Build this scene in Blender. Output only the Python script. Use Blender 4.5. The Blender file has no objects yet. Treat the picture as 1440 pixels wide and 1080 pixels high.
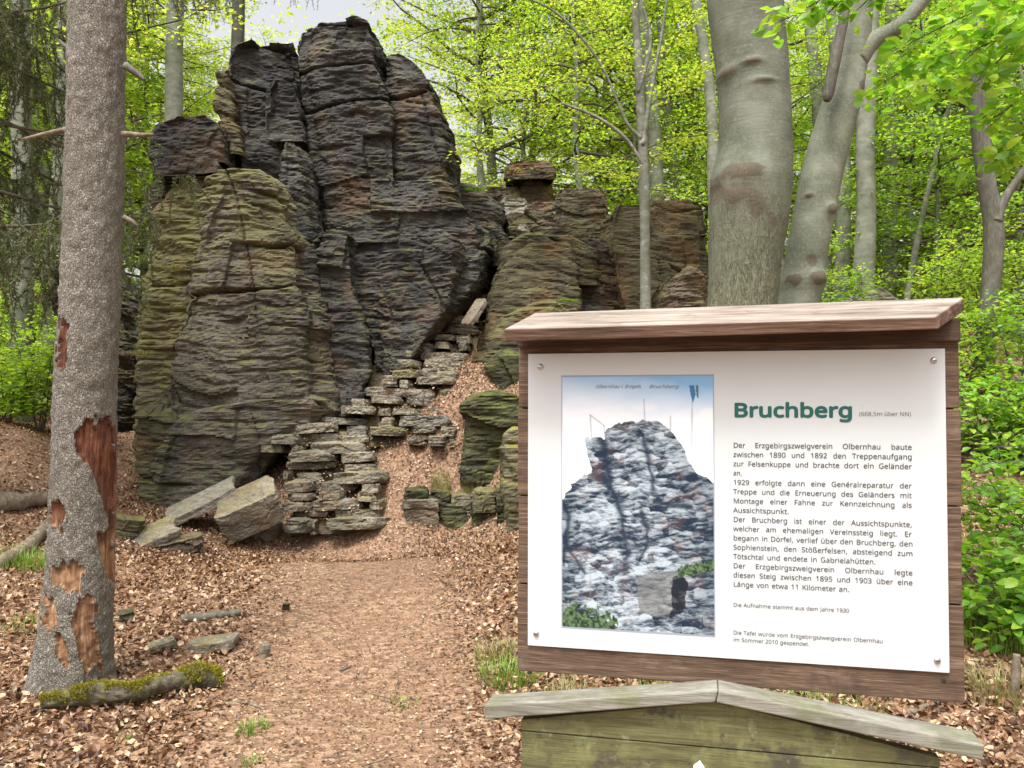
import bpy, math, random
import numpy as np
from mathutils import Vector, Matrix

# ------------------------------------------------------------------ camera, world, sun, exposure
S = bpy.context.scene
COL = S.collection
F_PX, EYE = 1150.0, 1.6
PITCH = math.atan(50.0 / F_PX)
cam_d = bpy.data.cameras.new('camera'); cam = bpy.data.objects.new('camera', cam_d); COL.objects.link(cam)
cam.location = (0, 0, EYE); cam.rotation_euler = (math.pi / 2 + PITCH, 0, 0)
cam_d.sensor_width = 36.0; cam_d.lens = 36.0 * F_PX / 1440.0
cam_d.clip_start = 0.05; cam_d.clip_end = 600
S.camera = cam
SUN_EL, SUN_AZ = math.radians(66), math.radians(205)      # azimuth measured clockwise from +Y
w = bpy.data.worlds.new('World'); S.world = w; w.use_nodes = True
nt = w.node_tree; bg = nt.nodes['Background']
sky = nt.nodes.new('ShaderNodeTexSky'); sky.sky_type = 'NISHITA'; sky.sun_disc = False
sky.sun_elevation = SUN_EL; sky.sun_rotation = SUN_AZ; sky.dust_density = 7.0; sky.air_density = 1.0; sky.ozone_density = 1.0
hs = nt.nodes.new('ShaderNodeHueSaturation'); hs.inputs['Saturation'].default_value = 0.15
nt.links.new(sky.outputs[0], hs.inputs['Color']); nt.links.new(hs.outputs[0], bg.inputs['Color'])
bg.inputs['Strength'].default_value = 0.15
sl = bpy.data.lights.new('sun', 'SUN'); so = bpy.data.objects.new('sun', sl); COL.objects.link(so)
sl.energy = 1.35; sl.angle = math.radians(10); sl.color = (1.0, 0.97, 0.90)
sd = Vector((math.sin(SUN_AZ) * math.cos(SUN_EL), math.cos(SUN_AZ) * math.cos(SUN_EL), math.sin(SUN_EL)))
so.rotation_euler = sd.to_track_quat('Z', 'Y').to_euler(); so.location = (0, 0, 30)
S.view_settings.view_transform = 'Standard'; S.view_settings.look = 'None'
S.view_settings.exposure = 1.05; S.view_settings.gamma = 1.0
S.render.engine = 'CYCLES'
S.cycles.use_denoising = True
S.cycles.max_bounces = 10; S.cycles.diffuse_bounces = 6; S.cycles.transmission_bounces = 6; S.cycles.transparent_max_bounces = 8

rng = np.random.default_rng(7)
random.seed(7)
cp, sp = math.cos(PITCH), math.sin(PITCH)

# ------------------------------------------------------------------ helpers
def ray(px, py):
    dx = (np.asarray(px, float) - 720) / F_PX; dy = (540 - np.asarray(py, float)) / F_PX
    return np.stack(np.broadcast_arrays(dx, cp - dy * sp, dy * cp + sp), -1)

def P(px, py, D):
    r = ray(px, py); t = D / r[..., 1]
    return r * t[..., None] + np.array([0, 0, EYE])

def project(V):
    q = V - np.array([0, 0, EYE]); zc = q[:, 1] * cp + q[:, 2] * sp; yc = -q[:, 1] * sp + q[:, 2] * cp
    return 720 + F_PX * q[:, 0] / zc, 540 - F_PX * yc / zc

def _h(ix, iy, iz, seed):
    M = np.uint64(0xffffffff)
    h = (ix.astype(np.int64) * 374761393 + iy.astype(np.int64) * 668265263 + iz.astype(np.int64) * 1440662683 + seed * 974711).astype(np.uint64) & M
    h = ((h ^ (h >> np.uint64(13))) * np.uint64(1274126177)) & M
    h = ((h ^ (h >> np.uint64(15))) * np.uint64(2246822519)) & M
    h = h ^ (h >> np.uint64(16))
    return h.astype(np.float64) / 2147483648.0 - 1.0

def vn(x, y, z, seed=0):
    x, y, z = np.broadcast_arrays(np.asarray(x, float), np.asarray(y, float), np.asarray(z, float))
    xi, yi, zi = np.floor(x), np.floor(y), np.floor(z)
    fx, fy, fz = x - xi, y - yi, z - zi
    fx = fx * fx * (3 - 2 * fx); fy = fy * fy * (3 - 2 * fy); fz = fz * fz * (3 - 2 * fz)
    r = 0
    for a in (0, 1):
        wx = fx if a else 1 - fx
        for b in (0, 1):
            wy = fy if b else 1 - fy
            for c in (0, 1):
                wz = fz if c else 1 - fz
                r = r + wx * wy * wz * _h(xi + a, yi + b, zi + c, seed)
    return r

def fbm(x, y, z, o=3, seed=0):
    r, a, f, n = 0, 1.0, 1.0, 0
    for k in range(o):
        r = r + a * vn(x * f, y * f, z * f, seed + 17 * k); n += a; a *= .5; f *= 2.03
    return r / n

def new_obj(name, me, mat, parent=None, origin=None):
    o = bpy.data.objects.new(name, me); COL.objects.link(o)
    if mat is not None: me.materials.append(mat)
    if parent is not None: o.parent = parent
    elif origin is not None: o.location = tuple(float(c) for c in origin)
    return o

def build(name, V, F, mat, parent=None, smooth=False, tagd=None):
    """V world-space verts (n,3); F list of index arrays, each (m,3) or (m,4)."""
    V = np.asarray(V, float)
    if parent is not None:
        org = np.array(root_loc(parent))
    else:
        org = np.array([(V[:, 0].min() + V[:, 0].max()) / 2, (V[:, 1].min() + V[:, 1].max()) / 2, V[:, 2].min()])
    V = V - org
    me = bpy.data.meshes.new(name)
    if not isinstance(F, (list, tuple)): F = [F]
    F = [np.asarray(f, np.int32) for f in F if len(f)]
    nl = sum(f.size for f in F); nf = sum(len(f) for f in F)
    me.vertices.add(len(V)); me.vertices.foreach_set('co', V.astype(np.float32).ravel())
    me.loops.add(nl); me.loops.foreach_set('vertex_index', np.concatenate([f.ravel() for f in F]))
    tot = np.concatenate([np.full(len(f), f.shape[1], np.int32) for f in F])
    st = np.concatenate([[0], np.cumsum(tot)[:-1]]).astype(np.int32)
    me.polygons.add(nf); me.polygons.foreach_set('loop_start', st)
    try: me.polygons.foreach_set('loop_total', tot)
    except Exception: pass
    me.polygons.foreach_set('use_smooth', np.full(nf, bool(smooth)))
    me.update(calc_edges=True); me.validate()
    o = new_obj(name, me, mat, parent, org)
    if tagd: tag(o, *tagd)
    return o

def root_loc(o):
    l = Vector((0, 0, 0))
    while o is not None: l = l + o.location; o = o.parent
    return l

def tag(o, label, cat, group=None, kind=None):
    if label: o['label'] = label
    if cat: o['category'] = cat
    if group: o['group'] = group
    if kind or cat: o['kind'] = kind or 'thing'
    return o

def empty(name, loc, label, cat, group=None):
    o = bpy.data.objects.new(name, None); COL.objects.link(o); o.location = tuple(float(c) for c in loc); o.empty_display_size = .1
    return tag(o, label, cat, group)

def copy_tree(o, loc, rz, sc=1.0, label=None, group=None):
    r = o.copy(); COL.objects.link(r); r.location = loc; r.rotation_euler = (0, 0, rz); r.scale = (sc, sc, sc)
    if label: r['label'] = label
    if group: r['group'] = group
    for ch in list(o.children):
        c = ch.copy(); COL.objects.link(c); c.parent = r
    return r

class MB:
    def __init__(s): s.V = []; s.Q = []; s.T = []; s.n = 0
    def add(s, V, Q=None, T=None):
        s.V.append(np.asarray(V, float))
        if Q is not None and len(Q): s.Q.append(np.asarray(Q, int) + s.n)
        if T is not None and len(T): s.T.append(np.asarray(T, int) + s.n)
        s.n += len(V)
    def build(s, name, mat, parent=None, smooth=False, tagd=None):
        F = []
        if s.Q: F.append(np.concatenate(s.Q))
        if s.T: F.append(np.concatenate(s.T))
        return build(name, np.concatenate(s.V), F, mat, parent, smooth, tagd)

def catmull(pts, n):
    p = np.asarray(pts, float)
    p = np.vstack([2 * p[0] - p[1], p, 2 * p[-1] - p[-2]])
    out = []
    k = len(p) - 3
    for t in np.linspace(0, k - 1e-9, n):
        i = int(t); f = t - i
        a, b, c, d = p[i], p[i + 1], p[i + 2], p[i + 3]
        out.append(.5 * (2 * b + (c - a) * f + (2 * a - 5 * b + 4 * c - d) * f * f + (3 * b - a - 3 * c + d) * f ** 3))
    return np.array(out)

def tube(pts, rad, nseg=12, n=None, disp=None, cap=True):
    """pts control points, rad radii per control point -> V, Q, T"""
    pr = np.hstack([np.asarray(pts, float), np.asarray(rad, float)[:, None]])
    if n: pr = catmull(pr, n)
    c, r = pr[:, :3], np.maximum(pr[:, 3], 1e-4)
    tg = np.gradient(c, axis=0); tg /= np.linalg.norm(tg, axis=1)[:, None] + 1e-9
    ref = np.array([1., 0, 0]) if abs(tg[0] @ np.array([1., 0, 0])) < .8 else np.array([0, 1., 0])
    u = []
    for t in tg:
        ref = ref - t * (ref @ t); ref /= np.linalg.norm(ref); u.append(ref)
    u = np.array(u); v = np.cross(tg, u)
    th = np.linspace(0, 2 * np.pi, nseg, endpoint=False)
    nrm = u[:, None] * np.cos(th)[None, :, None] + v[:, None] * np.sin(th)[None, :, None]
    V = c[:, None] + nrm * r[:, None, None]
    if disp is not None:
        d = disp(V.reshape(-1, 3), np.repeat(np.arange(len(c)), nseg)).reshape(len(c), nseg)
        V = V + nrm * d[..., None]
    V = V.reshape(-1, 3); K = len(c)
    i = np.arange(K - 1)[:, None] * nseg; j = np.arange(nseg)[None]; j2 = (j + 1) % nseg
    Q = np.stack([i + j, i + j2, i + nseg + j2, i + nseg + j], -1).reshape(-1, 4)
    T = np.zeros((0, 3), int)
    if cap:
        V = np.vstack([V, c[0], c[-1]]); a = np.arange(nseg); b = (a + 1) % nseg
        T = np.vstack([np.stack([b, a, np.full(nseg, K * nseg)], 1), np.stack([(K - 1) * nseg + a, (K - 1) * nseg + b, np.full(nseg, K * nseg + 1)], 1)])
    return V, Q, T

def seg_tubes(A, B, ra, rb, sides=4):
    """many straight twigs at once"""
    A, B = np.asarray(A, float), np.asarray(B, float); n = len(A)
    t = B - A; t /= np.linalg.norm(t, axis=1)[:, None] + 1e-9
    ref = np.where(np.abs(t[:, 2:3]) < .8, np.array([[0, 0, 1.]]), np.array([[1., 0, 0]]))
    u = np.cross(t, ref); u /= np.linalg.norm(u, axis=1)[:, None] + 1e-9; v = np.cross(t, u)
    th = np.linspace(0, 2 * np.pi, sides, endpoint=False)
    ring = u[:, None] * np.cos(th)[None, :, None] + v[:, None] * np.sin(th)[None, :, None]
    ra = np.broadcast_to(ra, n); rb = np.broadcast_to(rb, n)
    V = np.concatenate([A[:, None] + ring * ra[:, None, None], B[:, None] + ring * rb[:, None, None]], 1).reshape(-1, 3)
    base = (np.arange(n) * 2 * sides)[:, None]; j = np.arange(sides)[None]; j2 = (j + 1) % sides
    Q = np.stack([base + j, base + j2, base + sides + j2, base + sides + j], -1).reshape(-1, 4)
    return V, Q

def unit(v): return v / (np.linalg.norm(v, axis=-1, keepdims=True) + 1e-9)

def leaves(p, L, nrm, tdir=None, detail=False, width=.62, droop=.12, r=rng):
    """p (n,3) leaf base points, nrm (n,3) normals -> V, Q, T"""
    n = len(p); nrm = unit(nrm)
    if tdir is None: tdir = r.normal(size=(n, 3))
    t = unit(tdir - nrm * np.sum(tdir * nrm, 1, keepdims=True)); s = np.cross(nrm, t)
    L = np.broadcast_to(L, n)[:, None]
    def at(a, b, c): return p + L * (a * t + b * s + c * nrm)
    hw = width / 2; f = .10
    if not detail:
        V = np.stack([at(0, 0, 0), at(.45, hw, f), at(1, 0, -droop), at(.45, -hw, f)], 1).reshape(-1, 3)
        b = np.arange(n)[:, None] * 4
        T = np.concatenate([b + [0, 2, 1], b + [0, 3, 2]], 0)
        return V, np.zeros((0, 4), int), T
    V = np.stack([at(0, 0, 0), at(.22, hw * .75, f * .8), at(.5, hw, f), at(.8, hw * .6, f * .3 - droop * .5), at(1, 0, -droop), at(.8, -hw * .6, f * .3 - droop * .5),
                  at(.5, -hw, f), at(.22, -hw * .75, f * .8), at(.25, 0, 0), at(.52, 0, 0.01), at(.8, 0, -droop * .5)], 1).reshape(-1, 3)
    b = np.arange(n)[:, None] * 11
    Q = np.concatenate([b + q for q in ([1, 8, 9, 2], [2, 9, 10, 3], [8, 7, 6, 9], [9, 6, 5, 10])], 0)
    T = np.concatenate([b + q for q in ([0, 8, 1], [0, 7, 8], [10, 4, 3], [10, 5, 4])], 0)
    return V, Q, T

# ------------------------------------------------------------------ materials
def nodemat(name):
    m = bpy.data.materials.new(name); m.use_nodes = True
    t = m.node_tree; b = t.nodes['Principled BSDF']; b.inputs['Roughness'].default_value = .85
    try: b.inputs['Specular IOR Level'].default_value = .25
    except Exception: pass
    return m, t, b

def N(t, kind, **kw):
    n = t.nodes.new('ShaderNode' + kind)
    for k, v in kw.items():
        if k in n.inputs: n.inputs[k].default_value = v
        else: setattr(n, k, v)
    return n

def ramp(t, fac, stops, interp='LINEAR'):
    r = N(t, 'ValToRGB'); r.color_ramp.interpolation = interp; e = r.color_ramp.elements
    while len(e) < len(stops): e.new(.5)
    for k, (p, c) in enumerate(stops):
        e[k].position = p; e[k].color = (c, c, c, 1) if not hasattr(c, '__len__') else (*c, 1)
    t.links.new(fac, r.inputs[0]); return r.outputs[0]

def mix(t, fac, a, b, mode='MIX'):
    m = N(t, 'Mix', data_type='RGBA', blend_type=mode)
    for sock, v in ((m.inputs[0], fac), (m.inputs[6], a), (m.inputs[7], b)):
        if isinstance(v, bpy.types.NodeSocket): t.links.new(v, sock)
        elif hasattr(v, '__len__'): sock.default_value = (*v, 1)
        else: sock.default_value = v
    return m.outputs[2]

def mth(t, op, a, b=None, clamp=False):
    m = N(t, 'Math', operation=op, use_clamp=clamp)
    for k, v in enumerate((a, b)):
        if v is None: continue
        if isinstance(v, bpy.types.NodeSocket): t.links.new(v, m.inputs[k])
        else: m.inputs[k].default_value = v
    return m.outputs[0]

def pos(t, scale=(1, 1, 1), rot=(0, 0, 0), obj=False):
    if obj: src = N(t, 'TexCoord').outputs['Object']
    else: src = N(t, 'NewGeometry').outputs['Position']
    mp = N(t, 'Mapping'); mp.inputs['Scale'].default_value = scale; mp.inputs['Rotation'].default_value = rot
    t.links.new(src, mp.inputs['Vector']); return mp.outputs[0]

def noise(t, vec, scale, detail=4, rough=.6, dist=0.0):
    n = N(t, 'TexNoise'); n.inputs['Scale'].default_value = scale; n.inputs['Detail'].default_value = detail
    n.inputs['Roughness'].default_value = rough; n.inputs['Distortion'].default_value = dist
    t.links.new(vec, n.inputs['Vector']); return n.outputs[0]

def bump(t, b, h, strength=.6, dist=.03):
    n = N(t, 'Bump'); n.inputs['Strength'].default_value = strength; n.inputs['Distance'].default_value = dist
    t.links.new(h, n.inputs['Height']); t.links.new(n.outputs[0], b.inputs['Normal'])

def upness(t, lo, hi):
    g = N(t, 'NewGeometry'); s = N(t, 'SeparateXYZ'); t.links.new(g.outputs['Normal'], s.inputs[0])
    return ramp(t, s.outputs[2], [(lo, 0.0), (hi, 1.0)])

def rock_mat(name, dark, mid, light, lichen=.3, orange=.2, moss=.3, lichen_col=(.165, .155, .055), moss_col=(.12, .125, .022), zr=None):
    m, t, b = nodemat(name)
    v = pos(t, (1, 1, 7), (.05, .09, 0)); st = noise(t, v, 1.6, 7, .68, .6)
    v2 = pos(t, (3, 3, 30), (.05, .07, 0)); s2 = noise(t, v2, 1.3, 4, .6, .3)
    p0 = pos(t); fine = noise(t, p0, 38, 4, .7); big = noise(t, p0, .7, 4, .6); med = noise(t, p0, 3.2, 5, .65)
    h = mth(t, 'ADD', mth(t, 'MULTIPLY', st, .55), mth(t, 'MULTIPLY', s2, .45))
    h2 = mth(t, 'ADD', mth(t, 'MULTIPLY', h, .6), mth(t, 'MULTIPLY', noise(t, pos(t, (1, 1, 2.4)), 9, 6, .72, .5), .4))
    c = ramp(t, h2, [(.36, dark), (.5, mid), (.65, light)])
    c = mix(t, mth(t, 'MULTIPLY', ramp(t, fine, [(.42, 0.), (.7, 1.)]), .35), c, tuple(x * 1.6 for x in light))
    c = mix(t, ramp(t, big, [(.35, .75), (.6, 0.)]), c, tuple(x * .8 for x in dark))
    lf = mth(t, 'MULTIPLY', ramp(t, mth(t, 'ADD', mth(t, 'MULTIPLY', med, .75), mth(t, 'MULTIPLY', st, .25)), [(.5 - .18 * lichen, 0.), (.66 - .1 * lichen, 1.)]), lichen)
    if zr:
        sz = N(t, 'SeparateXYZ'); t.links.new(p0, sz.inputs[0]); zz = mth(t, 'ADD', sz.outputs[2], mth(t, 'MULTIPLY', mth(t, 'SUBTRACT', big, .5), 3.0))
        lf = mth(t, 'MULTIPLY', lf, ramp(t, mth(t, 'DIVIDE', zz, 10.), [(zr[0] / 10, .12), (zr[1] / 10, 1.)]))
    c = mix(t, lf, c, lichen_col)
    om = N(t, 'Mapping'); om.inputs['Location'].default_value = (3.3, 1.7, 8.1); t.links.new(p0, om.inputs['Vector'])
    of = mth(t, 'MULTIPLY', ramp(t, noise(t, om.outputs[0], 1.1, 5, .65), [(.52, 0.), (.66, 1.)]), orange)
    c = mix(t, of, c, (.21, .105, .04))
    mf = mth(t, 'MULTIPLY', mth(t, 'MULTIPLY', upness(t, .35, .85), ramp(t, med, [(.42, 0.), (.60, 1.)])), moss)
    c = mix(t, mf, c, mix(t, fine, tuple(x * .6 for x in moss_col), tuple(x * 1.9 for x in moss_col)))
    t.links.new(c, b.inputs['Base Color'])
    hh = mth(t, 'ADD', h, mth(t, 'MULTIPLY', fine, .25))
    bump(t, b, hh, .9, .04); b.inputs['Roughness'].default_value = .8
    return m

M = {}
M['rock_dark'] = rock_mat('weathered_gneiss', (.008, .008, .009), (.040, .037, .035), (.125, .117, .108), lichen=.14, orange=.25, moss=.35)
M['rock_grey'] = rock_mat('lichened_gneiss', (.011, .010, .0095), (.085, .075, .062), (.22, .195, .16), lichen=.75, orange=.2, moss=.6, zr=(3.2, 5.0))
M['rock_yellow'] = rock_mat('yellow_lichen_gneiss', (.015, .014, .010), (.085, .075, .042), (.22, .20, .12), lichen=.8, orange=.3, moss=.6, zr=(1.5, 3.6))
M['rock_olive'] = rock_mat('olive_gneiss', (.010, .0095, .007), (.062, .053, .032), (.17, .145, .095), lichen=.5, orange=.35, moss=.5, lichen_col=(.13, .115, .05))
M['rock_brown'] = rock_mat('brown_gneiss', (.015, .011, .009), (.088, .066, .044), (.23, .18, .13), lichen=.3, orange=.6, moss=.4)
M['slab'] = rock_mat('stair_stone', (.028, .024, .018), (.19, .165, .125), (.42, .375, .30), lichen=.24, orange=.35, moss=.4, moss_col=(.15, .125, .02))
M['slab_grey'] = rock_mat('grey_stair_stone', (.022, .02, .017), (.13, .12, .10), (.33, .305, .26), lichen=.2, orange=.1, moss=.4)
M['slab_moss'] = rock_mat('mossy_stair_stone', (.03, .028, .017), (.15, .135, .085), (.31, .285, .21), lichen=.4, orange=.1, moss=1.0, moss_col=(.17, .145, .015))
M['stone_pale'] = rock_mat('pale_stone', (.06, .052, .043), (.22, .198, .162), (.43, .40, .335), lichen=.2, orange=.3, moss=.2)
M['rock_moss'] = rock_mat('mossy_gneiss', (.012, .012, .008), (.045, .043, .024), (.13, .12, .075), lichen=.5, orange=.05, moss=.9, lichen_col=(.075, .08, .02), moss_col=(.085, .10, .018))

def leaf_mat(name, cols, trans, tw=.5):
    m = bpy.data.materials.new(name); m.use_nodes = True; t = m.node_tree; t.nodes.remove(t.nodes['Principled BSDF'])
    out = t.nodes['Material Output']; g = N(t, 'NewGeometry')
    k = len(cols) - 1
    c = ramp(t, g.outputs['Random Per Island'], [(i / k, x) for i, x in enumerate(cols)])
    d = N(t, 'BsdfDiffuse'); tr = N(t, 'BsdfTranslucent'); gl = N(t, 'BsdfGlossy'); gl.inputs['Roughness'].default_value = .45
    t.links.new(c, d.inputs[0]); t.links.new(mix(t, 1.0, c, trans, 'MULTIPLY'), tr.inputs[0])
    mx = N(t, 'MixShader'); mx.inputs[0].default_value = tw; t.links.new(d.outputs[0], mx.inputs[1]); t.links.new(tr.outputs[0], mx.inputs[2])
    m2 = N(t, 'MixShader'); m2.inputs[0].default_value = .04; t.links.new(mx.outputs[0], m2.inputs[1]); t.links.new(gl.outputs[0], m2.inputs[2])
    t.links.new(m2.outputs[0], out.inputs[0]); return m

M['beech_leaf'] = leaf_mat('spring_beech_leaf', [(.16, .30, .02), (.25, .42, .035), (.37, .52, .05), (.46, .56, .09)], (1.55, 1.5, .9), .58)
M['yellow_leaf'] = leaf_mat('sunny_beech_leaf', [(.24, .37, .04), (.36, .49, .055), (.48, .57, .085), (.55, .59, .13)], (1.5, 1.45, .9), .58)
M['green_leaf'] = leaf_mat('deep_green_leaf', [(.11, .24, .02), (.19, .37, .035), (.28, .46, .045), (.38, .53, .07)], (1.55, 1.5, .9), .57)
M['near_leaf'] = leaf_mat('bright_near_leaf', [(.11, .27, .02), (.17, .36, .03), (.25, .43, .035), (.34, .48, .05)], (1.5, 1.5, .8), .5)
M['needle'] = leaf_mat('spruce_needle', [(.08, .11, .045), (.13, .17, .065), (.20, .23, .10), (.30, .30, .18)], (1.3, 1.3, .9), .35)
M['grass'] = leaf_mat('grass_blade', [(.07, .17, .015), (.13, .27, .02), (.22, .36, .04), (.34, .38, .10)], (1.3, 1.3, .8), .35)
M['dry_grass'] = leaf_mat('dry_grass_blade', [(.16, .17, .04), (.28, .25, .09), (.40, .33, .17), (.20, .26, .05)], (1.2, 1.2, .8), .3)
M['litter'] = leaf_mat('fallen_beech_leaf', [(.045, .021, .010), (.115, .052, .024), (.21, .105, .050), (.32, .185, .095), (.58, .44, .29)], (1., .8, .6), .12)
M['moss'] = leaf_mat('moss_tuft', [(.12, .12, .012), (.22, .20, .015), (.32, .28, .02), (.42, .37, .045)], (1.1, 1.1, .7), .2)

def ground_mat():
    m, t, b = nodemat('forest_floor'); p0 = pos(t)
    vo = N(t, 'TexVoronoi'); vo.inputs['Scale'].default_value = 26; vo.inputs['Randomness'].default_value = 1
    dv = N(t, 'VectorMath', operation='ADD'); nz = N(t, 'TexNoise'); nz.inputs['Scale'].default_value = 9; t.links.new(p0, nz.inputs['Vector'])
    t.links.new(p0, dv.inputs[0])
    scl = N(t, 'VectorMath', operation='SCALE'); scl.inputs['Scale'].default_value = .08; t.links.new(nz.outputs['Color'], scl.inputs[0]); t.links.new(scl.outputs[0], dv.inputs[1]); t.links.new(dv.outputs[0], vo.inputs['Vector'])
    sp_ = N(t, 'SeparateColor'); t.links.new(vo.outputs['Color'], sp_.inputs[0])
    c = ramp(t, sp_.outputs[0], [(0, (.085, .042, .022)), (.35, (.195, .10, .054)), (.7, (.31, .18, .102)), (1, (.45, .31, .20))])
    dk = ramp(t, vo.outputs['Distance'], [(.0, 0.), (.75, 0.), (1., .6)])
    c = mix(t, dk, c, (.06, .035, .02))
    fine = noise(t, p0, 90, 3, .7)
    c = mix(t, mth(t, 'MULTIPLY', ramp(t, noise(t, p0, 1.3, 4, .6), [(.42, 0.), (.62, 1.)]), .35), c, (.16, .085, .045))
    c = mix(t, .4, c, ramp(t, fine, [(.3, (.10, .055, .035)), (.7, (.46, .32, .22))]))
    t.links.new(c, b.inputs['Base Color'])
    bump(t, b, mth(t, 'ADD', vo.outputs['Distance'], mth(t, 'MULTIPLY', fine, .6)), .8, .02); return m
M['ground'] = ground_mat()

def spruce_bark():
    m, t, b = nodemat('spruce_bark'); p0 = pos(t, (1, 1, .5))
    wv = N(t, 'TexNoise'); wv.inputs['Scale'].default_value = 45; wv.inputs['Detail'].default_value = 4; t.links.new(p0, wv.inputs['Vector'])
    scl = N(t, 'VectorMath', operation='SCALE'); scl.inputs['Scale'].default_value = .034; t.links.new(wv.outputs['Color'], scl.inputs[0])
    ad = N(t, 'VectorMath', operation='ADD'); t.links.new(p0, ad.inputs[0]); t.links.new(scl.outputs[0], ad.inputs[1])
    vo = N(t, 'TexVoronoi'); vo.inputs['Scale'].default_value = 84; t.links.new(ad.outputs[0], vo.inputs['Vector'])
    ve = N(t, 'TexVoronoi', feature='DISTANCE_TO_EDGE'); ve.inputs['Scale'].default_value = 84; t.links.new(ad.outputs[0], ve.inputs['Vector'])
    sc = N(t, 'SeparateColor'); t.links.new(vo.outputs['Color'], sc.inputs[0])
    c = ramp(t, sc.outputs[0], [(0, (.19, .168, .138)), (.5, (.265, .237, .198)), (1, (.35, .32, .275))])
    c = mix(t, ramp(t, ve.outputs['Distance'], [(.0, .75), (.10, 0.)]), c, (.085, .068, .052))
    c = mix(t, mth(t, 'MULTIPLY', ramp(t, noise(t, p0, 3, 4, .6), [(.45, 0.), (.7, 1.)]), .5), c, (.17, .16, .11))
    c = mix(t, ramp(t, noise(t, pos(t, (1, 1, .35)), 14, 5, .7), [(.5, 0.), (.7, .55)]), c, (.13, .11, .085))
    c = mix(t, ramp(t, noise(t, p0, 150, 3, .7), [(.5, 0.), (.72, .5)]), c, (.42, .39, .34))
    t.links.new(c, b.inputs['Base Color'])
    bump(t, b, mth(t, 'ADD', ramp(t, ve.outputs['Distance'], [(.0, 0.), (.25, 1.)]), mth(t, 'MULTIPLY', noise(t, p0, 40, 5, .7), .8)), .8, .014); return m
M['spruce_bark'] = spruce_bark()

def wood_mat(name, cols, axis_scale, scale=1.0, spots=None, rough=.75):
    m, t, b = nodemat(name); v = pos(t, axis_scale, obj=True)
    n1 = noise(t, v, 3.0 * scale, 6, .65, .35); n2 = noise(t, v, 11 * scale, 4, .6, .2)
    h = mth(t, 'ADD', mth(t, 'MULTIPLY', n1, .55), mth(t, 'MULTIPLY', n2, .45))
    c = ramp(t, h, [(.34, cols[0]), (.5, cols[1]), (.66, cols[2])])
    if spots:
        po = pos(t, obj=True)
        for (col, sc_, lo, hi, amt) in spots:
            c = mix(t, mth(t, 'MULTIPLY', ramp(t, noise(t, po, sc_, 5, .65), [(lo, 0.), (hi, 1.)]), amt), c, col)
    t.links.new(c, b.inputs['Base Color']); bump(t, b, h, .5, .004); b.inputs['Roughness'].default_value = rough
    return m
def bare_mat():
    m, t, b = nodemat('bare_spruce_wood'); p0 = pos(t); n1 = noise(t, pos(t, (16, 16, 1.6)), 3, 6, .7, .5); n2 = noise(t, p0, 7, 4, .6)
    sz = N(t, 'SeparateXYZ'); t.links.new(p0, sz.inputs[0])
    hi = ramp(t, mth(t, 'ADD', mth(t, 'DIVIDE', sz.outputs[2], 3.), mth(t, 'MULTIPLY', mth(t, 'SUBTRACT', n2, .5), .25)), [(.27, 0.), (.36, 1.)])
    c = mix(t, hi, ramp(t, n1, [(.34, (.13, .06, .03)), (.5, (.27, .145, .075)), (.66, (.43, .28, .165))]), ramp(t, n1, [(.34, (.045, .016, .010)), (.5, (.115, .040, .022)), (.68, (.26, .11, .055))]))
    c = mix(t, ramp(t, n2, [(.55, 0.), (.68, .6)]), c, (.09, .05, .03))
    t.links.new(c, b.inputs['Base Color']); bump(t, b, n1, .7, .01); return m
M['bare_wood'] = bare_mat()
M['bark_plain'] = wood_mat('grey_beech_bark', [(.09, .092, .07), (.17, .172, .14), (.27, .27, .23)], (1, 1, 2.2), .8, [((.10, .11, .05), 1.6, .45, .65, .6), ((.42, .42, .38), 5, .56, .66, .5)])
M['bark_dark'] = wood_mat('dark_bark', [(.06, .055, .045), (.12, .11, .09), (.20, .19, .155)], (3, 3, 1), 1.2, [((.07, .08, .03), 2, .45, .65, .5)])
M['bark_far'] = wood_mat('far_beech_bark', [(.13, .135, .105), (.22, .225, .18), (.31, .32, .265)], (1, 1, 2), .6, [((.08, .10, .045), 1.2, .45, .65, .6)])
M['log_bark'] = wood_mat('rotten_log_bark', [(.03, .024, .016), (.085, .07, .048), (.19, .165, .125)], (2, 9, 9), 2.5, [((.11, .11, .02), 9, .44, .6, .85)])
M['twig'] = wood_mat('twig_bark', [(.05, .04, .03), (.10, .085, .06), (.18, .155, .12)], (3, 3, 3), 1.0)
M['dead_wood'] = wood_mat('dead_wood', [(.07, .052, .036), (.17, .135, .095), (.30, .255, .19)], (4, 4, 4), 1.0)
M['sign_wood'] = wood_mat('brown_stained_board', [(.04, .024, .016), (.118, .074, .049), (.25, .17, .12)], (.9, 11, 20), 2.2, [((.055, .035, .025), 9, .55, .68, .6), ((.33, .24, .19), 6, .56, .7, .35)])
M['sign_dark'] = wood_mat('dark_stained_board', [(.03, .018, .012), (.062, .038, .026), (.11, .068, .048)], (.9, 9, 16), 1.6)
M['cap_wood'] = wood_mat('weathered_cap_board', [(.16, .10, .075), (.33, .235, .19), (.52, .41, .35)], (.9, 9, 16), 1.6, [((.62, .52, .46), 7, .52, .7, .5), ((.12, .07, .05), 10, .58, .7, .6)])
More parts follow.
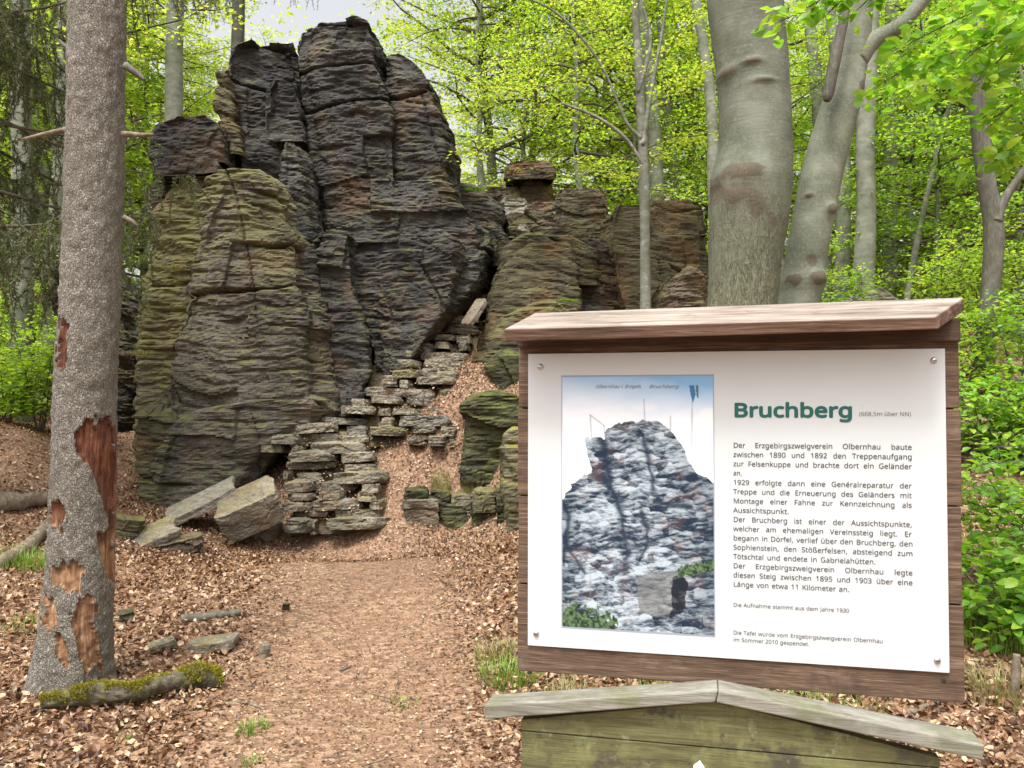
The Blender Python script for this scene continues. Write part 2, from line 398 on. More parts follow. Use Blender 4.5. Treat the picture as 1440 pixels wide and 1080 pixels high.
def cap_mat():
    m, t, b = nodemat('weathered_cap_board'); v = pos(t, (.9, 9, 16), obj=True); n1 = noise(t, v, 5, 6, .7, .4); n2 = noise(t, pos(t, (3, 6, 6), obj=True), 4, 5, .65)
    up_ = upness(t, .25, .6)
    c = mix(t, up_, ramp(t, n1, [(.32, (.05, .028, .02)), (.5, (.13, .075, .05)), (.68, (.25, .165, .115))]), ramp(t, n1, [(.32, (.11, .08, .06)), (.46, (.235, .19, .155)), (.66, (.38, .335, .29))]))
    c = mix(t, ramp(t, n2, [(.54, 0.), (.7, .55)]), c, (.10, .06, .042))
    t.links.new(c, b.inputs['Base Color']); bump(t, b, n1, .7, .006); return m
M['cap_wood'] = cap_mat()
M['green_board'] = wood_mat('algae_covered_board', [(.065, .06, .03), (.125, .12, .052), (.20, .19, .09)], (.9, 9, 16), 1.6, [((.20, .21, .085), 11, .48, .62, .8), ((.07, .06, .045), 8, .50, .60, .9), ((.05, .045, .035), 24, .58, .68, .8), ((.30, .29, .19), 30, .60, .70, .6)])
M['grey_cap'] = wood_mat('grey_weathered_cap', [(.10, .095, .07), (.20, .19, .155), (.33, .32, .275)], (.9, 12, 16), 1.6, [((.14, .15, .06), 6, .48, .66, .7), ((.40, .38, .34), 9, .55, .7, .4)])

def beech_bark(name='old_beech_bark', rough=1.0, k=1.0):
    """smooth grey bark above, finely fissured and browner towards the foot"""
    m, t, b = nodemat(name); p0 = pos(t)
    n1 = noise(t, p0, 2.2, 5, .6); n2 = noise(t, pos(t, (2, 2, 12)), 2.6, 4, .6, .4); fi = noise(t, pos(t, (22, 22, 6.5)), 2.0, 4, .62, 1.4); sp2 = noise(t, p0, 34, 4, .7)
    c = ramp(t, n1, [(.3, (.078, .086, .060)), (.5, (.128, .137, .10)), (.7, (.20, .21, .165))])
    c = mix(t, mth(t, 'MULTIPLY', ramp(t, n2, [(.66, 0.), (.72, 1.)]), .5), c, (.11, .108, .08))
    c = mix(t, ramp(t, sp2, [(.5, 0.), (.68, .5)]), c, (.23, .245, .20))
    c = mix(t, ramp(t, noise(t, p0, 4.5, 6, .7), [(.55, 0.), (.66, .45)]), c, (.115, .13, .07))
    ln_ = noise(t, pos(t, (3, 3, 46)), 1.6, 3, .5, .2); c = mix(t, ramp(t, ln_, [(.66, 0.), (.70, .5)]), c, (.10, .098, .075))
    s = N(t, 'SeparateXYZ'); t.links.new(p0, s.inputs[0])
    zz = mth(t, 'ADD', s.outputs[2], mth(t, 'MULTIPLY', n1, 2.6))
    lo = mth(t, 'MULTIPLY', ramp(t, mth(t, 'DIVIDE', zz, 10.), [(.44, 1.), (.58, 0.)]), rough)
    if k != 1.0: c = mix(t, 1.0, c, (k, k, k), 'MULTIPLY')
    fc = ramp(t, fi, [(.36, (.07, .07, .042)), (.5, (.125, .128, .08)), (.64, (.20, .20, .135))])
    c = mix(t, lo, c, fc)
    a = N(t, 'Attribute'); a.attribute_name = 'scar'
    c = mix(t, a.outputs['Fac'], c, mix(t, fi, (.06, .05, .035), (.16, .13, .09)))
    t.links.new(c, b.inputs['Base Color'])
    hb = mth(t, 'ADD', mth(t, 'MULTIPLY', mth(t, 'MULTIPLY', fi, lo), 1.0), mth(t, 'MULTIPLY', n2, .3)); bump(t, b, hb, .8, .02); return m
M['old_beech'] = beech_bark()
M['smooth_beech'] = beech_bark('smooth_beech_bark', .12, 1.35)

def plain(name, col, rough=.5, metal=0.0):
    m, t, b = nodemat(name); b.inputs['Base Color'].default_value = (*col, 1); b.inputs['Roughness'].default_value = rough; b.inputs['Metallic'].default_value = metal
    return m
def panel_mat():
    m, t, b = nodemat('white_laminate'); v = pos(t, obj=True)
    c = mix(t, mth(t, 'MULTIPLY', ramp(t, noise(t, v, 5, 5, .6), [(.4, 0.), (.75, 1.)]), .18), (.60, .63, .635), (.50, .525, .515))
    c = mix(t, mth(t, 'MULTIPLY', ramp(t, noise(t, v, 60, 2, .5), [(.70, 0.), (.78, 1.)]), .25), c, (.5, .5, .47))
    t.links.new(c, b.inputs['Base Color']); b.inputs['Roughness'].default_value = .35; return m
M['panel'] = panel_mat()
M['ink_green'] = plain('green_ink', (.022, .12, .10), .5)
M['ink_grey'] = plain('grey_ink', (.085, .085, .09), .5)
M['ink_pale'] = plain('pale_grey_ink', (.11, .11, .12), .5)
M['steel'] = plain('screw_steel', (.55, .55, .54), .3, 1.0)
M['dark_slot'] = plain('dark_slot', (.03, .03, .03), .7)
M['white_plate'] = plain('white_plate', (.8, .8, .78), .4)

# ------------------------------------------------------------------ ground
ctrl = [(-4, 1, 0), (0, 0, 0), (4, 1, 0), (0, 3, 0), (-4, -6, 0), (4, -6, 0), (3, 3.6, .02)]
for px, py, D in [(100, 965, 4.9), (450, 1000, 4.6), (300, 870, 6.3), (560, 860, 6.6), (520, 800, 8.0), (600, 780, 8.8), (420, 790, 8.3), (700, 900, 5.8), (480, 740, 11.05), (640, 738, 10.8), (240, 740, 10.4), (30, 735, 9.2),
                  (40, 615, 11), (0, 580, 14), (60, 700, 9.8), (690, 655, 11.35), (600, 630, 11.55), (540, 645, 11.45), (640, 640, 11.5), (560, 695, 11.05), (700, 545, 11.85), (660, 552, 11.95), (730, 590, 11.2), (600, 530, 13.3), (640, 455, 14.2), (690, 380, 15.6), (720, 300, 17.2), (760, 262, 18.6),
                  (450, 650, 12.0), (540, 600, 12.6), (720, 740, 10.2), (830, 470, 13.2), (950, 440, 13.2), (1230, 440, 12.4), (1390, 500, 11), (1430, 620, 8.6), (1400, 990, 4.5), (1440, 800, 6.4),
                  (1480, 700, 7.4), (1000, 700, 8.5), (200, 700, 11.6), (330, 640, 13), (860, 820, 6.6)]:
    ctrl.append(tuple(P(px, py, D)))
ctrl += [(-12, 12, 1.6), (-16, 4, .9), (-14, 24, 1.6), (0, 26, 2.4), (9, 19, 2.5), (3.5, 17.5, 2.9), (12, 8, 2.4), (10, 3, .7), (20, 20, 2.2), (0, 45, 2.5), (25, 45, 2.0), (-25, 45, 2.0), (-40, 10, 1.5), (40, 10, 2.5), (0, -30, -.5), (-30, -20, 0), (30, -20, .5), (0, 100, 2), (90, 90, 2), (-90, 90, 2)]
ctrl = np.array(ctrl, float)
def _phi(r2): return .5 * r2 * np.log(r2 + 1e-9)
_n = len(ctrl); _d2 = ((ctrl[:, None, :2] - ctrl[None, :, :2]) ** 2).sum(-1)
_A = np.zeros((_n + 3, _n + 3)); _A[:_n, :_n] = _phi(_d2) + np.eye(_n) * .02; _A[:_n, _n] = 1; _A[:_n, _n + 1:] = ctrl[:, :2]; _A[_n:, :_n] = _A[:_n, _n:].T
_w = np.linalg.solve(_A, np.concatenate([ctrl[:, 2], [0, 0, 0]]))
def gz(x, y, micro=True):
    x = np.asarray(x, float); y = np.asarray(y, float); sh = x.shape; xf, yf = x.ravel(), y.ravel(); out = np.empty(len(xf))
    for i in range(0, len(xf), 60000):
        s_ = slice(i, i + 60000)
        d2 = (xf[s_, None] - ctrl[None, :, 0]) ** 2 + (yf[s_, None] - ctrl[None, :, 1]) ** 2
        out[s_] = _phi(d2) @ _w[:_n] + _w[_n] + _w[_n + 1] * xf[s_] + _w[_n + 2] * yf[s_]
    if micro: out = out + .045 * fbm(xf * .9, yf * .9, 0, 3, 3) * np.clip((np.hypot(xf, yf) - 1) / 3, 0, 1)
    return out.reshape(sh)
def on(px, py, D):
    p = P(px, py, D); return np.array([p[0], p[1], float(gz(p[0:1], p[1:2])[0])])

def stretch(n, lo, hi, c, fine):
    t = np.linspace(-1, 1, n); s_ = np.sinh(t * fine) / np.sinh(fine)
    return c + np.where(s_ < 0, s_ * (c - lo), s_ * (hi - c))
gx = stretch(340, -170, 170, 0, 4.2); gy = stretch(360, -60, 200, 7.5, 3.6)
GX, GY = np.meshgrid(gx, gy); GZ = gz(GX, GY)
ii = (np.arange(len(gy) - 1)[:, None] * len(gx) + np.arange(len(gx) - 1)[None]).ravel()
o = build('ground', np.stack([GX, GY, GZ], -1).reshape(-1, 3), [np.stack([ii, ii + 1, ii + 1 + len(gx), ii + len(gx)], 1)], M['ground'], smooth=True); o['kind'] = 'structure'

# ------------------------------------------------------------------ rocks
def section(n, ds, a, b, seed):
    th = np.linspace(0, 2 * np.pi, 2000, endpoint=False); r_ = np.random.default_rng(seed)
    c, s_ = np.cos(th), np.sin(th)
    x = np.sign(c) * np.abs(c) ** (2 / n); y = np.sign(s_) * np.abs(s_) ** (2 / n)
    k1, k2, k3 = r_.uniform(0, 6.28, 3)
    wob = 1 + .05 * np.sin(3 * th + k1) + .04 * np.sin(5 * th + k2)
    x, y = x * wob, y * wob; x /= np.abs(x).max(); y /= np.abs(y).max()
    X, Y = x * a, y * b
    L = np.hypot(np.diff(np.r_[X, X[0]]), np.diff(np.r_[Y, Y[0]])); cum = np.r_[0, np.cumsum(L)]
    m_ = int(max(16, cum[-1] / ds)); q = np.linspace(0, cum[-1], m_, endpoint=False)
    xs = np.interp(q, cum, np.r_[x, x[0]]); ys = np.interp(q, cum, np.r_[y, y[0]])
    tx = np.roll(xs, -1) * a - np.roll(xs, 1) * a; ty = np.roll(ys, -1) * b - np.roll(ys, 1) * b
    nn = unit(np.stack([ty, -tx], 1)); return xs, ys, nn

def rock_disp(V, seed, amp, tilt, fine=1.0):
    x, y, z = V[:, 0], V[:, 1], V[:, 2]
    wv = z + tilt[0] * x + tilt[1] * y + .28 * fbm(x * .4, y * .4, z * .4, 2, 5) + .05 * fbm(x * 1.7, y * 1.7, z, 2, 9)
    lump = fbm(x * .6, y * .6, z * .5, 3, seed) * .20 + fbm(x * 1.7, y * 1.7, z * 2.2, 3, seed + 41) * .07
    Lq = wv / .75 + 1.2 * fbm(x * .45, y * .45, z * .25, 2, seed + 3); idq = np.floor(Lq); fr = Lq - idq
    xb = np.floor(x * .7 + idq * .37 + .3 * vn(x, y, z, 4))
    gm = np.clip((vn(x * .6, y * .6, wv * 1.1, 8) - .12) * 4, 0, 1)
    led = _h(idq, xb, np.zeros_like(idq), seed) * .055 - .11 * gm * np.exp(-(np.minimum(fr, 1 - fr) / .035) ** 2)
    wq = wv + .05 * fbm(x * 2.2, y * 2.2, z * 1.2, 2, 61)
    L2 = wq / .17 + .8 * fbm(x * .9, y * .9, z * .4, 2, seed + 5); id2 = np.floor(L2); f2 = L2 - id2
    led2 = _h(id2, np.floor(x * 1.6 + id2 * .61 + .6 * vn(x * 2, y * 2, z, 6)), np.zeros_like(id2), seed + 2) * .019
    led2 = led2 - .035 * np.clip(vn(x * 1.9, y * 1.9, wq * 5, 18) * 3 - .3, 0, 1) * np.exp(-(np.minimum(f2, 1 - f2) / .14) ** 2)
    jl = x * .62 + .16 * z + .35 * y + .10 * fbm(x * 1.2, y * 1.2, z * .8, 2, seed + 31) + seed * .377; jf = np.abs(jl - np.floor(jl) - .5)
    jo = -.06 * np.exp(-(jf / .012) ** 2) * np.clip((vn(x * .5, y * .5, z * .5, seed + 7) + .1) * 3, 0, 1)
    st = fbm(x * 2.4, y * 2.4, wq * 9, 3, seed + 11) * .045
    fn = -np.abs(fbm(x * 5, y * 5, wq * 17, 3, seed + 21)) * .085
    return amp * (lump + led + led2 + jo + st + fine * fn * .75)

def loft(rows, D, thick, seed=0, n=5., ds=.024, amp=1.0, lean=0.0, cap=.12, tilt=(.07, .03), yaw=0.0, world=False, bottom=0.0, fq=1.0):
    """a stack of level outlines: rows of (picture row, left, right) read at distance D"""
    if world: zs_, xl, xr = map(np.array, zip(*rows))
    else:
        L = np.array([P(r[1], r[0], D) for r in rows]); R = np.array([P(r[2], r[0], D) for r in rows]); zs_, xl, xr = L[:, 2], L[:, 0], R[:, 0]
    od = np.argsort(zs_); zs_, xl, xr = zs_[od], xl[od], xr[od]
    if bottom: zs_ = np.r_[zs_[0] - bottom, zs_]; xl = np.r_[xl[0], xl]; xr = np.r_[xr[0], xr]
    K = max(4, int((zs_[-1] - zs_[0]) / ds)); z = np.linspace(zs_[0], zs_[-1], K)
    l, r = np.interp(z, zs_, xl), np.interp(z, zs_, xr)
    a = np.maximum((r - l) / 2, .02); cx = (l + r) / 2
    xs, ys, nn = section(n, ds * 1.1, a.max(), thick / 2, seed)
    yf = D + lean * (z - z[0]); cy = yf + thick / 2; b = np.full(K, thick / 2)
    am = a.max(); R_ = int(max(5, min(am, thick / 2) / (ds * 1.6)))
    s_ = 1 - (np.arange(1, R_ + 1) / R_); s_[-1] = 0.004
    cxA = np.r_[cx, np.full(R_, cx[-1])]; cyA = np.r_[cy, np.full(R_, cy[-1])]
    aA = np.r_[a, a[-1] * s_]; bA = np.r_[b, b[-1] * s_]; zA = np.r_[z, z[-1] + cap * (1 - s_ ** 2.0)]
    ux = np.r_[np.zeros(K), 1 - s_]; up_w = np.clip(ux * 2.2, 0, 1)
    X = cxA[:, None] + aA[:, None] * xs[None]; Y = cyA[:, None] + bA[:, None] * ys[None]; Z = np.repeat(zA[:, None], len(xs), 1)
    V = np.stack([X, Y, Z], -1)
    if yaw:
        c_, s2 = math.cos(yaw), math.sin(yaw); ox, oy = cx.mean(), cy.mean()
        x0, y0 = V[..., 0] - ox, V[..., 1] - oy; V[..., 0] = ox + c_ * x0 - s2 * y0; V[..., 1] = oy + s2 * x0 + c_ * y0
        nn = np.stack([c_ * nn[:, 0] - s2 * nn[:, 1], s2 * nn[:, 0] + c_ * nn[:, 1]], 1)
    nr = np.zeros_like(V); nr[..., :2] = nn[None] * (1 - up_w)[:, None, None]; nr[..., 2] = up_w[:, None]
    d = rock_disp(V.reshape(-1, 3) * fq, seed, amp / fq, tilt).reshape(V.shape[:2])
    d = d * np.r_[np.ones(K), .35 + .65 * s_][:, None]
    V = V + nr * d[..., None]
    Kt, m_ = V.shape[:2]; i = np.arange(Kt - 1)[:, None] * m_; j = np.arange(m_)[None]; j2 = (j + 1) % m_
    Q = np.stack([i + j, i + j2, i + m_ + j2, i + m_ + j], -1).reshape(-1, 4)
    return V.reshape(-1, 3), Q

def rock(name, rows, D, thick, mat, parent=None, tagd=None, label=None, **kw):
    V, Q = loft(rows, D, thick, **kw)
    o = build(name, V, [Q], M[mat], parent, False, tagd)
    if label: o['label'] = label
    return o

tower = empty('rock_tower', P(450, 700, 12.5), 'tall dark layered rock tower with vertical cracks behind the spruce', 'rock tower')
rb = 'rock_block'
rock(rb, [(224, 272, 366), (236, 258, 382), (258, 252, 398), (300, 252, 415), (330, 242, 434), (400, 222, 442), (470, 212, 450), (560, 204, 462), (575, 204, 464)], 11.6, 2.4, 'rock_grey', tower, seed=3, lean=.10, n=8, bottom=.5, cap=.08, label='grey rounded rock block with yellow green lichen on its top')
rock(rb, [(562, 330, 448), (578, 225, 458), (605, 200, 425), (640, 190, 380), (690, 195, 350), (735, 205, 335)], 11.35, 2.2, 'rock_grey', tower, seed=4, lean=.12, n=7, bottom=.5)
rock(rb, [(234, 226, 300), (250, 204, 310), (285, 176, 320), (400, 164, 300), (480, 160, 270), (570, 164, 260), (650, 172, 250), (720, 178, 245)], 11.78, 2.0, 'rock_yellow', tower, seed=5, lean=.08, n=6, bottom=.6)
rock(rb, [(360, 68, 110), (420, 62, 150), (500, 74, 180), (600, 92, 190), (660, 100, 200)], 13.2, 2.0, 'rock_dark', tower, seed=6, n=4, bottom=.8)
rock(rb, [(585, 186, 222), (600, 178, 236), (640, 182, 244), (720, 192, 254)], 11.4, 1.4, 'rock_olive', tower, seed=61, n=5, bottom=.4, lean=.1)
rock(rb, [(160, 238, 290), (170, 208, 306), (185, 196, 312), (208, 191, 315), (226, 196, 316)], 12.15, 2.0, 'rock_dark', tower, seed=7, n=6, cap=.05, tilt=(.14, 0), amp=.9, fq=1.6, label='flat dark cap block lying on the yellow rock')
rock(rb, [(222, 202, 308), (230, 196, 314), (242, 200, 318)], 12.05, 1.8, 'rock_dark', tower, seed=72, n=6, cap=.03, amp=.8, fq=2.)
rock(rb, [(234, 205, 330), (260, 190, 345), (340, 190, 345)], 12.7, 2.0, 'rock_dark', tower, seed=71, n=5)
rock(rb, [(50, 330, 408), (58, 314, 412), (80, 308, 415), (110, 305, 420), (150, 304, 430), (200, 318, 438), (225, 326, 440), (330, 326, 446)], 12.88, 2.2, 'rock_dark', tower, seed=8, n=10, cap=.08, yaw=.06, lean=.02)
rock(rb, [(100, 304, 318), (150, 303, 326), (205, 322, 338), (218, 326, 338)], 12.78, .7, 'rock_olive', tower, seed=82, n=5, label='greenish narrow rib on the left side of the tower top')
rock(rb, [(112, 378, 417), (124, 371, 420), (180, 369, 428), (196, 374, 431)], 12.76, .9, 'rock_dark', tower, seed=81, n=11, cap=.03, amp=.7)
rock(rb, [(20, 414, 508), (27, 406, 524), (45, 402, 529), (80, 404, 534), (120, 410, 552), (160, 418, 560), (200, 424, 566), (300, 424, 570), (340, 424, 575)], 12.8, 2.6, 'rock_dark', tower, seed=9, n=9, cap=.08, lean=.03)
rock(rb, [(70, 532, 566), (80, 528, 588), (98, 530, 606), (130, 532, 618), (165, 538, 630), (200, 540, 635), (240, 540, 634), (300, 540, 644)], 13.0, 2.2, 'rock_dark', tower, seed=10, n=6, cap=.10, lean=.02)
rock(rb, [(196, 386, 424), (206, 380, 434), (230, 379, 438), (270, 386, 442), (330, 407, 446), (400, 425, 450)], 12.3, 1.6, 'rock_dark', tower, seed=11, n=5, lean=.02)
rock(rb, [(248, 436, 640), (285, 420, 668), (310, 426, 694), (345, 434, 708), (390, 442, 696), (430, 450, 652), (460, 455, 620)], 12.72, 2.6, 'rock_dark', tower, seed=12, n=6, lean=.08, amp=1.15)
rock(rb, [(325, 444, 494), (400, 434, 502), (450, 438, 514), (500, 448, 524), (530, 452, 524), (560, 456, 510), (600, 460, 500)], 12.22, 2.0, 'rock_dark', tower, seed=13, n=7, lean=.05, yaw=-.03, bottom=.3)
rock(rb, [(312, 488, 640), (330, 484, 662), (400, 490, 655), (440, 498, 640), (480, 508, 608), (510, 516, 582), (570, 520, 578)], 12.35, 2.4, 'rock_dark', tower, seed=14, n=6, lean=.12, amp=1.1, bottom=.3)
rock(rb, [(270, 600, 690), (300, 605, 716), (340, 610, 724), (430, 595, 720), (560, 580, 706)], 13.95, 1.8, 'rock_brown', tower, seed=15, n=6, lean=.10, amp=1.1, label='brown ledge of the tower beside the upper stairs')
rock(rb, [(262, 620, 676), (290, 612, 715), (340, 640, 716)], 13.9, 1.6, 'rock_dark', tower, seed=16, n=4)

ridge = empty('rock_outcrop', P(840, 480, 13.5), 'lower olive brown rock outcrop between the stairs and the big beech', 'rock outcrop')
rock(rb, [(337, 744, 802), (346, 722, 812), (372, 694, 824), (412, 682, 830), (470, 672, 836), (500, 674, 834)], 12.6, 2.2, 'rock_olive', ridge, seed=31, n=6, lean=.10, amp=.65, cap=.05)
rock(rb, [(424, 738, 815), (440, 702, 830), (475, 668, 842), (505, 664, 832), (512, 668, 828)], 12.15, 1.6, 'rock_olive', ridge, seed=32, n=4.5, lean=.1, bottom=.4, amp=.8)
rock(rb, [(336, 796, 852), (350, 795, 880), (400, 795, 890), (470, 795, 905)], 13.2, 1.6, 'rock_dark', ridge, seed=33, n=6, bottom=.6)
rock(rb, [(286, 858, 930), (296, 850, 942), (350, 849, 946), (400, 858, 946), (440, 870, 946)], 12.95, 1.8, 'rock_olive', ridge, seed=34, n=13, bottom=.8, yaw=.05, amp=.6, cap=.03)
rock(rb, [(280, 908, 986), (290, 903, 994), (328, 903, 999)], 13.03, 1.9, 'rock_olive', ridge, seed=35, n=13, amp=.6, cap=.03)
rock(rb, [(329, 903, 1000), (360, 905, 1003), (430, 915, 1005)], 13.0, 1.9, 'rock_olive', ridge, seed=36, n=9, bottom=.8, amp=.75)
rock(rb, [(264, 790, 854), (272, 784, 862), (312, 782, 866), (340, 782, 868), (380, 782, 870)], 13.9, 1.8, 'rock_olive', ridge, seed=37, n=13, yaw=-.06, amp=.6, cap=.03)
rock(rb, [(330, 735, 812), (346, 716, 846), (400, 700, 855)], 13.0, 1.4, 'rock_olive', ridge, seed=38, n=7, amp=.7)
rock(rb, [(300, 745, 800), (318, 712, 880), (345, 690, 930), (420, 690, 950)], 14.3, 1.6, 'rock_brown', ridge, seed=381, n=6, amp=.9, bottom=.5)
rock(rb, [(252, 726, 772), (268, 712, 792), (300, 700, 806), (330, 695, 806)], 16.3, 2.4, 'rock_brown', ridge, seed=39, n=5, bottom=.6, amp=.8)
boulder_g = 'boulders around the outcrop'
rock('boulder', [(226, 714, 776), (234, 708, 781), (246, 708, 782), (252, 712, 780)], 16.0, 1.2, 'rock_brown', seed=40, n=8, cap=.03, amp=.9, fq=2., tagd=('block like brown boulder balanced on the skyline right of the tower', 'boulder', boulder_g))
rock('boulder', [(378, 962, 990), (392, 940, 1002), (412, 930, 1006), (440, 930, 1008)], 12.3, 1.2, 'rock_brown', seed=41, n=3, bottom=.3, tagd=('brown boulder leaning at the foot of the outcrop beside the big beech', 'boulder', boulder_g))
rock('boulder', [(404, 1222, 1258), (410, 1205, 1275), (420, 1195, 1290), (440, 1190, 1295)], 11.6, 1.2, 'stone_pale', seed=42, n=3, bottom=.4, amp=.5, tagd=('pale low boulder showing just above the sign roof', 'boulder', boulder_g))
for k, (x0, x1, y0, y1, D, mt, lb) in enumerate([(672, 735, 262, 274, 16.2, 'rock_brown', 'flat dark ledge slab high on the slope below the skyline boulder'),
        (700, 745, 276, 290, 15.8, 'stone_pale', 'pale ledge slab halfway up the slope under the skyline'), (735, 790, 283, 300, 15.4, 'rock_brown', 'brown ledge slab left of the square outcrop block'),
        (706, 790, 296, 312, 14.15, 'rock_olive', 'long olive ledge slab across the upper slope'), (745, 800, 310, 326, 14.05, 'rock_brown', 'brown ledge slab under the square outcrop block'),
        (720, 748, 314, 331, 13.95, 'stone_pale', 'small pale square stone lying on the upper leaf slope'), (748, 850, 322, 345, 13.7, 'rock_brown', 'wide brown ledge above the sloping olive rock'),
        (688, 730, 336, 352, 13.5, 'rock_olive', 'olive ledge slab at the head of the stairs')]):
    rock('ledge_slab', [(y0, x0 + 5, x1 - 4), ((y0 + y1) / 2, x0, x1), (y1, x0 + 3, x1)], D, 1.1, mt, seed=60 + k, n=4, amp=.9, fq=2., cap=.03, bottom=.25, tagd=(lb, 'rock slab', 'ledge slabs on the upper slope'))

# stairs ------------------------------------------------------------
def stair_D(y): return float(np.interp(y, [440, 470, 500, 545, 580, 612, 650, 690, 732], [14.1, 13.75, 13.35, 12.95, 12.55, 12.2, 11.75, 11.35, 10.95]))
def hitD(px, py):
    d = ray(px, py); t = np.linspace(1.5, 25, 1200); q = d[None] * t[:, None] + np.array([0, 0, EYE]); k = np.where(q[:, 2] < gz(q[:, 0], q[:, 1]))[0]
    return float(q[k[0], 1]) if len(k) else 14.0
stairs = empty('stone_stairs', P(470, 735, 11), 'rough dry stone stairway of flat slabs climbing from the path to the rock tower', 'stone stairs')
def stD(y): return float(np.interp(y, [360, 400, 455, 500, 540, 575, 600, 640, 690, 735], [14.9, 14.25, 13.4, 12.72, 12.2, 11.95, 11.75, 11.32, 10.92, 10.6]))
rs_ = np.random.default_rng(44); ks = 0
def slab_part(xa, xb, ya, yb, D, mat, k, label=None, name='step_slab', parent=None, over=0.0):
    A_, B_ = P(xa, ya, D), P(xb, yb, D); wd, hg = B_[0] - A_[0], A_[2] - B_[2]; dp = rs_.uniform(.5, .8)
    V, Q = loft([(-hg * .5, -wd * .48, wd * .47), (-hg * .12, -wd * .5, wd * .5), (hg * .38, -wd * .49, wd * .46)], 0, dp, seed=k, n=rs_.uniform(3.0, 5.0), ds=.016, amp=1.0, fq=3.0, cap=hg * .12, world=True, tilt=(rs_.uniform(-.15, .15), .05))
    R = np.array(Matrix.Rotation(rs_.normal() * .13, 3, 'Z') @ Matrix.Rotation(rs_.normal() * .045, 3, 'Y') @ Matrix.Rotation(rs_.uniform(-.08, .02), 3, 'X'))
    V = V @ R.T + np.array([(A_[0] + B_[0]) / 2, D, (A_[2] + B_[2]) / 2]); o = build(name, V, [Q], M[mat], parent, False)
    if label: o['label'] = label
def course(y0, y1, xa, xb, nsl, mossy=()):
    global ks
    cut = np.sort(rs_.uniform(.15, .85, nsl - 1)) if nsl > 1 else []; e_ = np.r_[0, cut, 1] * (xb - xa) + xa
    for q in range(nsl):
        wq = e_[q + 1] - e_[q]
        if wq < 10: continue
        jy = rs_.uniform(-2.5, 2.5); h_ = rs_.uniform(.72, 1.12); top = y0 + jy; m_ = q in mossy
        slab_part(e_[q] + 1, e_[q + 1] - 1, top, top + (y1 - y0) * h_, stD(y1) + rs_.uniform(-.14, .14), 'slab_moss' if m_ else ('slab' if rs_.random() < .85 else 'slab_grey'), 700 + ks, 'step slab covered in yellow green moss' if m_ else None, parent=stairs); ks += 1
for c_ in [(730, 748, 396, 550, 3), (717, 731, 398, 542, 3), (705, 719, 388, 536, 3), (692, 707, 392, 530, 4), (677, 694, 400, 534, 3), (662, 678, 390, 530, 3), (649, 663, 404, 536, 2), (637, 651, 402, 524, 3), (624, 639, 360, 520, 3, (0,)), (610, 625, 368, 516, 3), (595, 611, 404, 520, 2),
           (612, 628, 562, 640, 3), (597, 613, 508, 640, 3, (0,)), (584, 599, 450, 636, 4), (571, 585, 470, 640, 4), (557, 572, 488, 646, 3), (543, 559, 508, 640, 2, (1,)), (530, 545, 534, 646, 3), (517, 532, 545, 652, 3, (0,)), (504, 518, 556, 660, 3), (493, 506, 566, 662, 2, (0,)), (480, 494, 580, 664, 3),
           (468, 481, 596, 668, 2), (455, 469, 604, 672, 2, (0,)), (442, 456, 622, 676, 2), (429, 443, 630, 682, 2), (415, 430, 636, 690, 2), (401, 416, 642, 698, 2), (388, 402, 648, 704, 2), (374, 389, 655, 710, 2), (360, 375, 660, 716, 2)]:
    course(*c_)
for (xa, xb, ya, yb, y_) in ((395, 538, 612, 752, 690), (490, 655, 505, 628, 575), (600, 690, 400, 515, 480)):
    rock('step_core', [(ya, xa + 8, xb - 6), (yb, xa, xb)], stD(yb) + .15, 1.1, 'rock_brown', stairs, seed=160 + xa, n=6, lean=(stD(ya) - stD(yb)) / 1.2, amp=.35)

wallr = empty('dry_stone_wall', P(640, 735, 10.9), 'low mossy dry stone wall holding the leaf slope right of the stairs', 'stone wall')
for k, (x0, x1, y0, y1, mt) in enumerate([(563, 622, 704, 734, 'slab'), (566, 600, 690, 706, 'rock_moss'), (600, 632, 692, 708, 'rock_moss'), (622, 662, 712, 735, 'rock_moss'), (630, 668, 697, 714, 'slab'), (662, 700, 706, 734, 'rock_moss'), (664, 700, 692, 708, 'slab_moss'), (696, 728, 700, 736, 'rock_moss'), (700, 726, 684, 702, 'slab_moss')]):
    rock('wall_stone', [(y0, x0 + 3, x1 - 3), ((y0 + y1) / 2, x0, x1), (y1, x0 + 1, x1)], hitD((x0 + x1) / 2, 734) - .1 + .05 * (k % 3), .6, mt, wallr, seed=170 + k, n=7, ds=.018, amp=.9, fq=2.6, cap=.02, bottom=.12)
rock('boulder', [(556, 660, 735), (568, 646, 742), (600, 640, 745), (650, 640, 745)], 10.95, 1.2, 'rock_moss', seed=43, n=4, bottom=.3, amp=.9, tagd=('dark green mossy boulder on the leaf slope left of the sign', 'boulder', boulder_g))
rock('boulder', [(604, 716, 734), (612, 708, 742), (640, 706, 746), (710, 708, 746)], 9.9, .5, 'slab_moss', seed=44, n=4.5, bottom=.4, cap=.03, amp=.9, fq=2.2, tagd=('upright pale stone with yellow moss cap at the left edge of the sign', 'boulder', boulder_g))
rock('boulder', [(500, 690, 740), (515, 680, 745), (535, 690, 745)], 11.75, .9, 'rock_moss', seed=45, n=3, bottom=.3, amp=.5, tagd=('dark mossy stone under the sloping rock near the sign roof', 'boulder', boulder_g))
